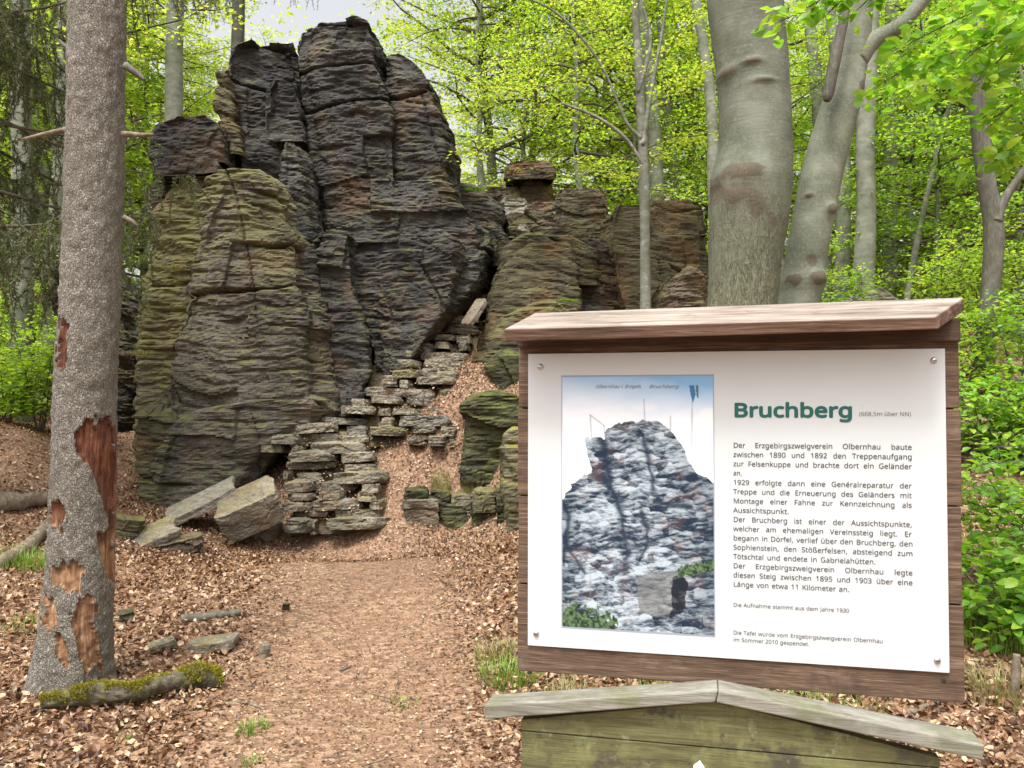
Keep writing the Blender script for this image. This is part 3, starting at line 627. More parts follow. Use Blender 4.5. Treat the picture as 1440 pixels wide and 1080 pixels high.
# tilted slabs: big pale stone by the stair foot and its neighbours
def tilted(name, px, py, D, size, rot, mat, seed, label, cat, group=None, amp=.22, parent=None, n=6):
    if seed >= 204: D = hitD(px, py + 4) - .06
    a, b, c = size
    V, Q = loft([(0, -a * .93, a * .9), (c * .5, -a, a), (c, -a * .95, a * .97)], -b, 2 * b, seed=seed, n=n, ds=.016, amp=amp * 3.2, fq=2.8, cap=.015, world=True)
    V = V - np.array([0, 0, c / 2]); R = np.array(Matrix.Rotation(rot[2], 3, 'Z') @ Matrix.Rotation(rot[1], 3, 'Y') @ Matrix.Rotation(rot[0], 3, 'X'))
    V = V @ R.T + P(px, py, D)
    return build(name, V, [Q], M[mat], parent, False, (label, cat, group))
sg = 'loose stones at the foot of the rock'
tilted('fallen_slab', 283, 706, 10.75, (.50, .34, .10), (.25, -.46, .25), 'stone_pale', 201, 'pale flat slab leaning against the foot of the rock tower', 'stone slab', sg)
tilted('fallen_slab', 352, 716, 10.5, (.42, .36, .40), (.35, -.40, .2), 'slab', 202, 'large grey brown block leaning on the bottom steps', 'stone slab', sg, n=6)
tilted('fallen_slab', 668, 438, 12.4, (.24, .18, .06), (.3, -1.0, .2), 'stone_pale', 203, 'small pale slab standing upright against the olive outcrop', 'stone slab', sg)
tilted('fallen_slab', 212, 757, 9.7, (.36, .26, .12), (.3, -.4, .4), 'slab', 204, 'flat grey slab half sunk in leaves right of the spruce', 'stone slab', sg)
tilted('loose_stone', 373, 744, 10.0, (.22, .18, .2), (.1, .1, .3), 'stone_pale', 205, 'rounded grey stone on the leaves in front of the bottom step', 'stone', sg, n=2.6)
tilted('loose_stone', 180, 745, 10.0, (.2, .2, .3), (.1, .2, .5), 'rock_olive', 206, 'greenish stone standing at the foot of the rock behind the spruce', 'stone', sg, n=3)
tilted('loose_stone', 372, 915, 5.55, (.055, .05, .09), (.1, .1, .5), 'slab', 207, 'small pointed grey stone on the left edge of the path', 'stone', sg, n=3, amp=.12)
tilted('loose_stone', 300, 905, 5.7, (.20, .12, .06), (.05, -.12, .1), 'slab', 208, 'flat grey stone nearly buried in leaves beyond the mossy log', 'stone', sg, n=3, amp=.2)
tilted('loose_stone', 230, 908, 5.65, (.12, .09, .06), (.05, -.2, .4), 'slab_moss', 209, 'small mossy stone buried in leaves beside the spruce foot', 'stone', sg, n=3, amp=.2)
tilted('loose_stone', 178, 866, 6.3, (.06, .05, .06), (.05, -.2, .4), 'rock_moss', 210, 'little green stone at the right side of the spruce trunk', 'stone', sg, n=3, amp=.15)
tilted('loose_stone', 250, 768, 9.0, (.34, .25, .16), (.1, -.2, .1), 'rock_brown', 211, 'brown low rock covered with litter below the leaning slab', 'stone', sg, n=3, amp=.4)
tilted('loose_stone', 402, 853, 6.75, (.05, .04, .05), (.1, .1, .5), 'rock_dark', 212, 'tiny dark stone poking out of the middle of the path', 'stone', sg, n=3, amp=.12)

# ------------------------------------------------------------------ trees
def pxpath(pts, D, dD=0.0):
    """pts (px, py, width px) -> world centres and radii; dD leans away per row"""
    c = []; r = []
    for k, q in enumerate(pts):
        d = D + dD * k; c.append(P(q[0], q[1], d)); r.append(q[2] * .5 * d / F_PX)
    return np.array(c), np.array(r)

def inpoly(x, y, poly):
    r = np.zeros(len(x), bool); n = len(poly)
    for i in range(n):
        x1, y1 = poly[i]; x2, y2 = poly[(i + 1) % n]
        r ^= ((y1 > y) != (y2 > y)) & (x < (x2 - x1) * (y - y1) / (y2 - y1 + 1e-12) + x1)
    return r

# foreground spruce trunk with stripped bark
pts = [(98, 1000, 138), (98, 968, 124), (104, 915, 112), (108, 860, 104), (112, 800, 98), (118, 600, 92), (128, 400, 91), (134, 200, 87), (136, 0, 83), (138, -260, 78), (140, -900, 66), (142, -1800, 48)]
c, r = pxpath(pts, 4.9); r = r * .89; c[0, 2] = min(c[0, 2], gz(c[0:1, 0], c[0:1, 1])[0] - .1)
patches = [[(104, 612), (120, 600), (140, 592), (158, 590), (163, 640), (163, 700), (161, 735), (150, 725), (140, 690), (125, 650), (104, 632)],
           [(140, 752), (150, 748), (163, 752), (162, 822), (150, 815), (142, 780)], [(70, 705), (86, 708), (89, 725), (82, 747), (68, 742)],
           [(70, 795), (100, 790), (122, 800), (112, 838), (95, 836), (80, 822), (70, 826)], [(60, 842), (76, 846), (80, 878), (66, 886), (57, 880)],
           [(110, 845), (132, 842), (132, 880), (140, 905), (146, 942), (118, 952), (106, 905), (103, 880)], [(80, 892), (92, 905), (94, 938), (80, 930)], [(83, 448), (94, 452), (96, 500), (90, 525), (82, 520)], [(152, 690), (163, 690), (163, 760), (154, 750)]]
bare_w = {}
def sdisp(V, idx):
    px, py = project(V); nx = 5 * fbm(V[:, 0] * 16, V[:, 1] * 16, V[:, 2] * 8, 3, 2) + 6 * fbm(V[:, 0] * 60, V[:, 1] * 60, V[:, 2] * 14, 2, 22)
    b = np.zeros(len(V), bool); front = V[:, 1] < c[0, 1] + .05
    for p in patches: b |= inpoly(px + nx * 1.3, py + nx * 2.2, p) & front
    bare_w['m'] = b
    fl = .010 * fbm(V[:, 0] * 26, V[:, 1] * 26, V[:, 2] * 22, 2, 12) + .02 * fbm(V[:, 0] * 3, V[:, 1] * 3, V[:, 2] * 1.5, 2, 13)
    root = np.exp(-np.clip(V[:, 2] - .02, 0, None) / .16) * (.03 * np.sin(np.arctan2(V[:, 1] - c[0, 1], V[:, 0] - c[0, 0]) * 5) + .005)
    return fl + root - np.where(b, .022, 0)
V, Q, T = tube(c, r, 150, 620, sdisp)
bm_ = np.r_[bare_w['m'], False, False]
fb = bm_[Q].sum(1) >= 2
spruce = empty('spruce_tree', c[1] * [1, 1, 0] + [0, 0, 0], 'grey barked spruce trunk in the left foreground with patches of stripped bark', 'tree')
build('trunk', V, [Q[~fb], T], M['spruce_bark'], spruce, True)
used = np.unique(Q[fb]); rm = np.zeros(len(V), int); rm[used] = np.arange(len(used))
o = build('bare_wood', V[used], [rm[Q[fb]]], M['bare_wood'], spruce, True); o['label'] = 'reddish orange wood laid bare where bark is stripped'
for pp in ([(100, 181, 9), (66, 188, 7), (30, 196, 3)], [(172, 188, 9), (200, 190, 7), (216, 189, 4)], [(176, 92, 12), (192, 103, 9), (204, 113, 5)], [(100, 70, 9), (88, 62, 6), (84, 56, 3)], [(174, 306, 9), (186, 312, 7), (193, 318, 3)]):
    a, b = pxpath(pp, 4.85); V, Q, T = tube(a, b, 8, 12)
    m_ = MB(); m_.add(V, Q, T); m_.build('dead_branch', M['dead_wood'] if pp[0][1] > 150 else M['bark_dark'], spruce, True)

# big beech ---------------------------------------------------------
def bark_disp(seed, amp=.015):
    return lambda V, i: amp * fbm(V[:, 0] * 2, V[:, 1] * 2, V[:, 2] * 1.2, 3, seed) + amp * .3 * fbm(V[:, 0] * 9, V[:, 1] * 9, V[:, 2] * 5, 2, seed + 1)

def big_tree(name, label, paths, D, mat, scars=(), seed=0, group=None, foot=True):
    """first path is the trunk (foot upwards), the others are limbs"""
    c, r = pxpath(paths[0], D)
    if foot:
        g = gz(c[0:1, 0], c[0:1, 1])[0]; foot_p = np.array([c[0, 0] - (c[1, 0] - c[0, 0]) * .3, c[0, 1], g - .25])
        if foot_p[2] < c[0, 2] - .2:
            mid = .6 * foot_p + .4 * c[0]; c = np.vstack([foot_p, mid, c]); r = np.r_[r[0] * 1.55, r[0] * 1.12, r]
    e = empty(name, (c[0, 0], c[0, 1], c[0, 2]), label, 'tree', group)
    sc_ = [(P(x, y, D), wx * D / F_PX, wy * D / F_PX, dp) for x, y, wx, wy, dp in scars]; store = {}
    def dsp(V, i):
        d = bark_disp(seed)(V, i); s_ = np.zeros(len(V))
        for p, wx, wy, dp in sc_:
            q = np.exp(-((V[:, 0] - p[0]) / wx) ** 2 - ((V[:, 2] - p[2]) / wy) ** 2) * (V[:, 1] < p[1] + .05)
            s_ = np.maximum(s_, np.clip((q - .45 + .35 * fbm(V[:, 0] * 14, V[:, 1] * 14, V[:, 2] * 14, 3, 8)) * 7, 0, .9)); d = d + dp * q
        store['s'] = s_; return d
    V, Q, T = tube(c, r, 110 if sc_ else 40, 800 if sc_ else 160, dsp)
    o = build('trunk', V, [Q, T], M[mat], e, True)
    if sc_:
        at = o.data.attributes.new('scar', 'FLOAT', 'POINT'); at.data.foreach_set('value', np.r_[store['s'], 0, 0].astype(np.float32))
    for k, p in enumerate(paths[1:]):
        a, b = pxpath(p, D - .05, 0.0); V, Q, T = tube(a, b, 20, 40, bark_disp(seed + 5 + k, .008))
        m_ = MB(); m_.add(V, Q, T); m_.build('limb', M[mat] if k == 0 or D > 10 else M['bark_dark'], e, True)
    return e
big_tree('beech_tree', 'thickest grey beech trunk with rough brown collar right behind the sign', [[(1042, 470, 104), (1044, 430, 98), (1047, 380, 100), (1050, 340, 106), (1054, 290, 112), (1057, 250, 112), (1062, 200, 102), (1058, 100, 102), (1048, 0, 106), (1042, -120, 106), (1036, -300, 100), (1030, -700, 84), (1026, -1300, 60)]], 8.5, 'old_beech',
         [(1018, 113, 11, 8, .03), (1043, 106, 13, 5, .03), (1060, 132, 16, 4, .025), (1030, 255, 34, 14, .03), (1022, 285, 22, 18, .03), (1003, 278, 8, 20, -.03), (1048, 300, 14, 22, .01), (1078, 68, 4, 9, .01), (1070, 320, 8, 14, .0)], seed=50)
big_tree('beech_tree', 'leaning smooth grey beech with forked limb and dangling broken branch', [[(1106, 500, 66), (1112, 460, 63), (1125, 407, 60), (1140, 326, 56), (1156, 245, 57), (1178, 163, 54), (1195, 102, 46), (1205, 30, 42), (1212, -60, 40), (1222, -250, 36), (1230, -600, 28)],
         [(1204, 85, 34), (1222, 62, 28), (1240, 50, 24), (1268, 34, 21), (1300, -2, 19), (1340, -50, 17), (1420, -140, 12)]], 9.4, 'smooth_beech',
         [(1132, 372, 10, 12, -.02), (1110, 398, 10, 10, .03), (1140, 395, 16, 12, .06), (1160, 300, 10, 10, .04), (1130, 280, 5, 4, .02), (1205, 130, 6, 14, .02)], seed=52)
a, b = pxpath([(1162, 142, 9), (1165, 132, 15), (1172, 95, 16), (1182, 50, 14), (1190, 5, 12), (1196, -60, 10)], 9.0)
V, Q, T = tube(a, b, 16, 40, bark_disp(59, .012)); m_ = MB(); m_.add(V, Q, T)
m_.build('broken_branch', M['bark_dark'], None, True, ('broken brown limb hanging in front of the leaning beech', 'branch'))
big_tree('young_tree', 'crooked brown trunk with side fork near the right edge', [[(1384, 500, 27), (1390, 440, 25), (1396, 370, 26), (1397, 312, 28), (1388, 260, 25), (1379, 190, 23), (1374, 135, 22), (1376, 60, 20), (1380, 0, 19), (1386, -150, 15), (1392, -400, 9)], [(1400, 312, 18), (1408, 290, 13), (1424, 262, 11), (1445, 232, 9), (1480, 170, 6)]], 10., 'bark_dark', seed=54)
slim = big_tree('young_tree', 'slim pale beech stem standing before the right outcrop', [[(909, 470, 16), (908, 432, 15), (907, 330, 14), (905, 230, 14), (900, 120, 13), (893, 0, 11), (888, -120, 9), (880, -300, 5)],
         [(904, 205, 7), (912, 150, 6), (922, 95, 5), (932, 40, 4), (940, -20, 3)], [(902, 195, 6), (880, 170, 5), (850, 100, 4), (815, 50, 3.5), (770, 10, 3), (700, -15, 2)], [(905, 232, 5), (880, 195, 5), (840, 165, 4), (790, 145, 3)], [(898, 130, 6), (915, 60, 5), (905, 10, 4)]], 12., 'bark_plain', seed=56)
tg = 'grey trunks standing behind the sign'
for pts, D, lb in [([(1214, 440, 32), (1214, 407, 30), (1218, 300, 27), (1217, 200, 26), (1220, 100, 25), (1224, 0, 23), (1228, -200, 19), (1230, -500, 12)], 15., 'darker grey beech trunk right behind the leaning beech'),
                   ([(1249, 430, 21), (1250, 400, 20), (1252, 230, 19), (1253, 100, 18), (1254, 0, 17), (1254, -200, 14), (1254, -450, 9)], 18., 'slim straight grey trunk third from the big beech'),
                   ([(1184, 420, 22), (1184, 380, 21), (1186, 240, 19), (1180, 120, 17), (1168, 20, 16), (1160, -100, 13), (1150, -350, 8)], 16.5, 'grey trunk half hidden by the leaning beech'),
                   ([(1158, 300, 18), (1154, 200, 18), (1149, 130, 18), (1142, 60, 17), (1134, 0, 16), (1124, -150, 13), (1110, -400, 8)], 17., 'grey trunk in the gap between the two big beeches'),
                   ([(1276, 420, 8), (1284, 370, 8), (1300, 290, 7), (1318, 215, 7), (1345, 110, 6), (1368, 20, 4)], 15., 'thin leaning pole of a dead sapling right of the grey trunks'),
                   ([(925, 300, 20), (923, 240, 19), (918, 150, 18), (908, 60, 17), (896, -20, 15), (880, -180, 12), (860, -400, 7)], 17., 'grey trunk rising behind the slim pale beech stem'),
                   ([(950, 300, 14), (946, 230, 14), (936, 130, 13), (930, 40, 12), (925, -50, 11), (915, -300, 7)], 18.5, 'thin grey trunk between the slim stem and the big beech'),
                   ([(1003, 250, 16), (1000, 150, 15), (988, 60, 14), (976, -20, 13), (955, -200, 10), (930, -420, 6)], 16., 'grey trunk peeping out left of the big beech'),
                   ([(243, 330, 26), (244, 200, 25), (245, 100, 24), (246, 0, 23), (247, -200, 19), (248, -500, 12)], 17., 'spruce trunk seen through leaves left of the tower'),
                   ([(70, 480, 26), (72, 400, 26), (82, 300, 24), (88, 200, 22), (92, 60, 20), (94, -150, 17), (94, -400, 10)], 15., 'grey trunk behind the left foreground spruce'),
                   ([(28, 520, 30), (30, 420, 30), (32, 300, 28), (30, 150, 27), (28, 0, 25), (26, -250, 20), (24, -500, 13)], 13., 'grey trunk at the left edge behind hanging spruce twigs')]:
    big_tree('forest_tree', lb, [pts], D, 'bark_far', seed=int(D * 7), group=tg if pts[0][0] > 900 else None)

# leafy trees ---------------------------------------------------------
def leafy(segsA, segsB, per_m, L, spread, r, flat=.45, detail=False, jitter=.35):
    A, B = np.asarray(segsA), np.asarray(segsB); ln = np.linalg.norm(B - A, axis=1)
    cnt = np.maximum(1, r.poisson(ln * per_m)); idx = np.repeat(np.arange(len(A)), cnt)
    t = r.random(len(idx))[:, None]; d = unit(B - A)[idx]
    side = np.cross(d, np.array([0, 0, 1.])); side = unit(side)
    sg_ = r.choice([-1, 1], len(idx))[:, None]
    p = A[idx] * (1 - t) + B[idx] * t + side * sg_ * np.abs(r.normal(size=(len(idx), 1))) * spread + r.normal(size=(len(idx), 3)) * np.array([.3, .3, .22]) * spread
    nrm = np.array([0, 0, 1.]) + r.normal(size=(len(idx), 3)) * flat
    return leaves(p, L * r.uniform(.65, 1.25, len(idx)), nrm, d * .6 + side * sg_ + r.normal(size=(len(idx), 3)) * jitter, detail, r=r)

def gen_branches(r, z0, z1, rad, nbr, trunk_at, ntw=8, up=.25, twl=(.4, 1.0)):
    """-> branch segments (A,B,ra,rb), twig segments (A,B)"""
    BA, BB, Ra, Rb, TA, TB = [], [], [], [], [], []
    for k in range(nbr):
        z = z0 + (z1 - z0) * ((k + r.random()) / nbr); f = (z - z0) / (z1 - z0)
        az = k * 2.4 + r.uniform(-.5, .5); Lb = rad * (1 - .55 * f ** 1.6) * r.uniform(.65, 1.1)
        p = trunk_at(z); d = np.array([math.cos(az), math.sin(az), up + r.uniform(-.15, .2)]); d /= np.linalg.norm(d)
        ns = 5; prev = p; rr = .012 * Lb + .006
        for s_ in range(ns):
            d = d + r.normal(size=3) * .16; d[2] -= .07; d /= np.linalg.norm(d); nx = prev + d * Lb / ns
            BA.append(prev); BB.append(nx); Ra.append(rr * (1 - s_ / ns)); Rb.append(rr * (1 - (s_ + 1) / ns) + .003)
            if s_ > 0:
                for q in range(max(1, ntw // (ns - 1))):
                    t0 = prev + (nx - prev) * r.random(); a2 = math.atan2(d[1], d[0]) + r.choice([-1, 1]) * r.uniform(.4, 1.3)
                    l2 = r.uniform(*twl); TA.append(t0); TB.append(t0 + l2 * np.array([math.cos(a2), math.sin(a2), r.uniform(-.2, .15)]))
            prev = nx
        TA.append(prev - d * .2); TB.append(prev + d * .4)
    return map(np.array, (BA, BB, Ra, Rb, TA, TB))

def make_tree(name, label, cat, group, H, rtr, z0, rad, nbr, leafL, per_m, mat, bark, seed, ntw=8, bend=.4, up=.25, spread=.16, loc=(0, 0, 0), flat=.45):
    r = np.random.default_rng(seed); loc = np.asarray(loc, float)
    e = empty(name, loc, label, cat, group)
    zz = np.linspace(-.3, H, 7); cx = np.cumsum(r.normal(size=7)) * bend * .3; cy = np.cumsum(r.normal(size=7)) * bend * .3; cx -= cx[0]; cy -= cy[0]
    pts = np.stack([cx, cy, zz], 1); rad_ = rtr * (1 - .85 * (zz + .3) / (H + .3)); rad_[0] *= 1.25
    tr = lambda z: np.array([np.interp(z, zz, cx), np.interp(z, zz, cy), z])
    mb = MB(); mb.add(*tube(pts + loc, rad_, 12, 40, bark_disp(seed, .01))); mb.build('trunk', M[bark], e, True)
    BA, BB, Ra, Rb, TA, TB = gen_branches(r, z0, H, rad, nbr, tr, ntw, up)
    mb = MB(); V, Q = seg_tubes(BA + loc, BB + loc, Ra, Rb, 5); mb.add(V, Q); V, Q = seg_tubes(TA + loc, TB + loc, .006, .003, 3); mb.add(V, Q); mb.build('limbs', M['twig'], e, True)
    V, Q, T = leafy(TA + loc, TB + loc, per_m, leafL, spread, r, flat); mb = MB(); mb.add(V, Q, T); mb.build('crown', M[mat], e)
    return e

bgB = 'beeches in fresh leaf in the background forest'
prot = [make_tree('beech_tree', 'leafy beech in fresh yellow green leaf behind the rocks', 'tree', bgB, 15, .13, 2.0, 4.4, 50, .11, 34, 'yellow_leaf', 'bark_far', 301, 12, loc=on(700, 300, 21)),
        make_tree('beech_tree', 'leafy beech in bright green leaf behind the rocks', 'tree', bgB, 17, .15, 3.0, 4.8, 52, .11, 32, 'beech_leaf', 'bark_far', 302, 12, loc=on(1000, 300, 22)),
        make_tree('beech_tree', 'low young beech in bright green leaf', 'tree', bgB, 8, .09, .8, 2.6, 40, .085, 34, 'beech_leaf', 'bark_far', 303, 10, loc=on(820, 320, 17)),
        make_tree('beech_tree', 'low young beech in deeper green leaf', 'tree', bgB, 6.5, .07, .5, 2.3, 36, .085, 36, 'green_leaf', 'bark_far', 304, 10, loc=on(1330, 400, 15))]
LB = ['tall beech with yellow green leaves in the background forest', 'tall beech with bright green leaves in the background forest', 'low young beech with bright green leaves in the background forest', 'low young beech with deep green leaves in the background forest']
r2 = np.random.default_rng(99)
places = [(30, 17, 0), (90, 19, 2), (-30, 21, 0), (740, 23, 0), (830, 21, 0), (930, 22, 0), (1010, 20, 0), (1300, 20, 0), (1400, 18, 1), (200, 20, 0), (130, 24, 0), (860, 24, 0), (900, 30, 1), (1180, 27, 1), (1290, 24, 1), (1400, 23, 1), (1500, 21, 1), (180, 26, 0), (60, 24, 0), (-20, 22, 0),
          (820, 36, 0), (980, 34, 0), (1130, 36, 1), (1240, 34, 1), (1350, 32, 1), (1460, 31, 1), (1560, 28, 1), (400, 36, 0), (520, 36, 0), (600, 40, 0),
          (680, 19, 2), (740, 21, 2), (900, 18, 2), (960, 20, 2), (1110, 17, 2), (1160, 20, 3), (1240, 21, 2), (1300, 18, 2), (1420, 16, 2), (1390, 20, 3), (1470, 14, 3), (1340, 23, 2), (1200, 25, 2), (1280, 28, 2), (1010, 24, 2),
          (250, 19, 2), (210, 21, 2), (30, 17, 2), (-40, 15, 2), (70, 19, 3), (10, 22, 2), (-80, 18, 3), (100, 25, 2)]
for px, D, k in places:
    p = on(px, 400, D); copy_tree(prot[k], tuple(p), r2.uniform(0, 6.28), r2.uniform(.85, 1.2), LB[k], bgB)
for k, l_ in enumerate(LB): prot[k]['label'] = l_

# far wood: one mass of leaf clumps
r = np.random.default_rng(5)
nC = 1500; ang = r.uniform(-.85, .85, nC); dist = r.uniform(44, 75, nC); zc = r.uniform(0, 1, nC) ** 1.15 * 24 + 1
cc = np.stack([np.sin(ang) * dist, np.cos(ang) * dist, zc], 1)
idx = np.repeat(np.arange(nC), 46); p = cc[idx] + r.normal(size=(len(idx), 3)) * np.array([1.3, 1.3, .55])
V, Q, T = leaves(p, .34 * r.uniform(.6, 1.3, len(idx)), np.array([0, 0, 1.]) + r.normal(size=(len(idx), 3)) * .5, r=r)
mb = MB(); mb.add(V, Q, T); o = mb.build('far_woodland', M['yellow_leaf']); tag(o, 'far wood in fresh yellow green leaf closing the view', 'woodland', None, 'stuff')

# slim tree and leaning beech get leaves as sprays -------------------
def sprays(parent, A, B, per_m, L, mat, seed, spread=.14, ntw=7, twl=(.25, .6), name='foliage', detail=False, rad=.006, flat=.4):
    """twigs with leaves along branch segments A->B"""
    r = np.random.default_rng(seed); TA, TB = [], []
    for a, b in zip(A, B):
        d = unit(b - a)
        for q in range(ntw):
            t0 = a + (b - a) * r.random(); s_ = np.cross(d, [0, 0, 1.]) * r.choice([-1, 1]) + d * r.uniform(.2, .9) + np.array([0, 0, r.uniform(-.35, .2)])
            TA.append(t0); TB.append(t0 + unit(s_) * r.uniform(*twl))
    TA, TB = np.array(TA), np.array(TB)
    mb = MB(); V, Q = seg_tubes(A, B, rad, rad * .7, 5); mb.add(V, Q); V, Q = seg_tubes(TA, TB, rad * .5, rad * .25, 3); mb.add(V, Q); mb.build('twigs', M['twig'], parent, True)
    V, Q, T = leafy(TA, TB, per_m, L, spread, r, flat, detail); mb = MB(); mb.add(V, Q, T); mb.build(name, M[mat], parent)

def pl(pts, D): return np.array([P(x, y, D if len(q) == 2 else q[2]) for q in pts for x, y in [q[:2]]])
def chain(pts, D):
    c_ = catmull(pl(pts, D), len(pts) * 3); return c_[:-1], c_[1:]
A, B = [], []
for pp in ([(912, 150), (960, 110), (1000, 90)], [(850, 100), (800, 110), (740, 130), (690, 120)], [(815, 50), (760, 60), (690, 100)], [(840, 165), (780, 150), (720, 190), (660, 220)], [(905, 232), (950, 200), (985, 190)], [(900, 120), (850, 40), (830, -20)], [(895, 20), (840, 10), (780, -20)], [(922, 95), (960, 40), (1000, 10)], [(900, 260), (860, 240), (820, 235)], [(640, 112), (700, 118), (760, 85), (820, 60)]):
    a, b = chain(pp, 12.0 + len(A) % 5 * .1); A.append(a); B.append(b)
sprays(slim, np.vstack(A), np.vstack(B), 26, .065, 'yellow_leaf', 71, .12, 4, (.2, .55))

# branch with big leaves hanging into the top right, close to the camera
ov = empty('leafy_branch', P(1440, 60, 4.2), 'leafy beech branch with large bright leaves hanging in at the top right', 'branch')
A, B = [], []
for pp in ([(1520, -60, 4.6), (1440, 20, 4.5), (1370, 60, 4.4), (1300, 90, 4.3), (1250, 110, 4.2)], [(1500, 20, 4.2), (1430, 60, 4.1), (1380, 110, 4.1), (1310, 150, 4.1)], [(1520, 100, 4.4), (1450, 130, 4.3), (1400, 165, 4.3)], [(1480, -60, 4.0), (1400, 0, 4.0), (1340, 30, 4.0), (1280, 60, 4.0)], [(1530, 150, 4.2), (1470, 170, 4.2), (1425, 205, 4.2), (1400, 225, 4.2)], [(1530, -20, 3.9), (1460, 10, 3.9), (1410, 50, 3.9), (1360, 75, 3.9)], [(1440, -40, 4.8), (1380, 10, 4.8), (1330, 70, 4.8), (1290, 120, 4.8)]):
    a, b = chain(pp, 4.3); A.append(a); B.append(b)
sprays(ov, np.vstack(A), np.vstack(B), 26, .075, 'near_leaf', 72, .07, 3, (.08, .28), detail=True, rad=.004, flat=.6)
ov2 = empty('leafy_branch', P(1150, -20, 4.0), 'short leafy twig dipping in at the top above the leaning beech', 'branch')
A, B = [], []
for pp in ([(1250, -70, 3.8), (1190, -25, 3.8), (1140, 8, 3.8), (1098, 30, 3.8)], [(1230, -60, 4.0), (1200, -15, 4.0), (1170, 12, 4.0)], [(1280, -60, 4.0), (1240, -20, 4.0), (1210, 10, 4.0)]):
    a, b = chain(pp, 4); A.append(a); B.append(b)
sprays(ov2, np.vstack(A), np.vstack(B), 30, .072, 'near_leaf', 73, .05, 2, (.06, .16), detail=True, rad=.004, flat=.5)

# saplings and shrubs of the understory
def sapling(name, label, base, H, nst, L, mat, seed, group=None, per_m=30, spread=.09, twl=(.2, .55), detail=False, lean=(0, 0)):
    r = np.random.default_rng(seed); base = np.asarray(base, float); e = empty(name, base, label, 'sapling' if 'sapling' in name else 'shrub', group)
    mb = MB(); A, B = [], []
    for k in range(nst):
        az = r.uniform(0, 6.28); h = H * r.uniform(.6, 1.0)
        p = np.array([base + np.array([math.cos(az), math.sin(az), 0]) * .06 * r.random() + np.array([lean[0] * t + math.cos(az) * .35 * t ** 1.5, lean[1] * t + math.sin(az) * .35 * t ** 1.5, h * t - .05]) * 1.0 for t in np.linspace(0, 1, 5)])
        mb.add(*tube(p, np.linspace(.006 + .006 * H, .003, 5), 6, 14))
        cs = catmull(p, 9)
        for q in range(2, 9):
            for s_ in range(3):
                a2 = r.uniform(0, 6.28); l2 = r.uniform(.35, .8) * H * .35 * (1.15 - q / 12); A.append(cs[q]); B.append(cs[q] + l2 * np.array([math.cos(a2), math.sin(a2), r.uniform(-.1, .45)]))
    mb.build('stem', M['twig'], e, True)
    sprays(e, np.array(A), np.array(B), per_m, L, mat, seed + 1, spread, 3, twl, detail=detail, rad=.004)
    return e
sg2 = 'young beeches at the right edge'
for px, py, D, H, L, mt, lb, det in [(1420, 800, 5.3, 1.0, .085, 'near_leaf', 'big leaved sapling right beside the lower right edge of the sign', True), (1455, 720, 5.8, 1.2, .085, 'near_leaf', 'big leaved sapling at the right edge level with the sign text', True), (1385, 640, 8.2, 1.1, .08, 'near_leaf', 'bushy sapling close behind the right side of the sign', True),
                                (1450, 590, 7.8, 1.0, .08, 'near_leaf', 'leafy sapling on the bank at the right edge', True), (1370, 560, 9.6, 1.2, .075, 'beech_leaf', 'dark green sapling below the crooked trunk', False), (1430, 520, 9.4, 1.5, .075, 'near_leaf', 'bright sapling to the right of the crooked trunk', False),
                                (1325, 480, 11.5, 1.5, .075, 'beech_leaf', 'yellow green sapling left of the crooked trunk', False), (1170, 450, 11., 1.0, .07, 'green_leaf', 'small dark shrub between the leaning beech and the pale boulder', False), (1450, 430, 12., 2.0, .075, 'beech_leaf', 'tall bright sapling behind the right edge of the bank', False), (1385, 470, 12.5, 1.8, .075, 'beech_leaf', 'bright sapling right behind the crooked trunk', False)]:
    sapling('beech_sapling', lb, on(px, py, D), H, 4, L, mt, int(px + D * 10), sg2, 15, .08, (.15, .45), det)
sg3 = 'young beeches at the left edge'
for px, D, H, mt, lb in [(10, 11.8, 1.2, 'beech_leaf', 'bright young beech at the left edge above the earth bank'), (55, 12.0, 1.8, 'beech_leaf', 'bright young beech tight behind the spruce trunk on the left'), (-30, 12.5, 2.2, 'beech_leaf', 'tall bright young beech cut by the left edge'), (30, 13.8, 2.6, 'beech_leaf', 'tallest young beech behind the left earth bank')]:
    sapling('beech_sapling', lb, on(px, 600, D), H, 5, .08, mt, int(px + 100 + D * 10), sg3, 18, .1, (.2, .5))
# ground-level leaf cover on the bank at the right
n = 10000; r = np.random.default_rng(31); x = r.uniform(3.2, 14, n); y = r.uniform(6.2, 24, n)
kp = (vn(x * .9, y * .9, 0, 77) > -.15) & (x > 1.5 + y * .35); x, y = x[kp], y[kp]
p = np.stack([x, y, gz(x, y) + np.abs(r.normal(size=len(x))) * .16 + .03], 1)
V, Q, T = leaves(p, .075 * r.uniform(.6, 1.3, len(x)), np.array([0, 0, 1.]) + r.normal(size=(len(x), 3)) * .45, r=r)
mb = MB(); mb.add(V, Q, T); o = mb.build('leafy_ground_cover', M['green_leaf']); tag(o, 'green leafy ground cover on the bank right of the sign', 'ground cover', None, 'stuff')

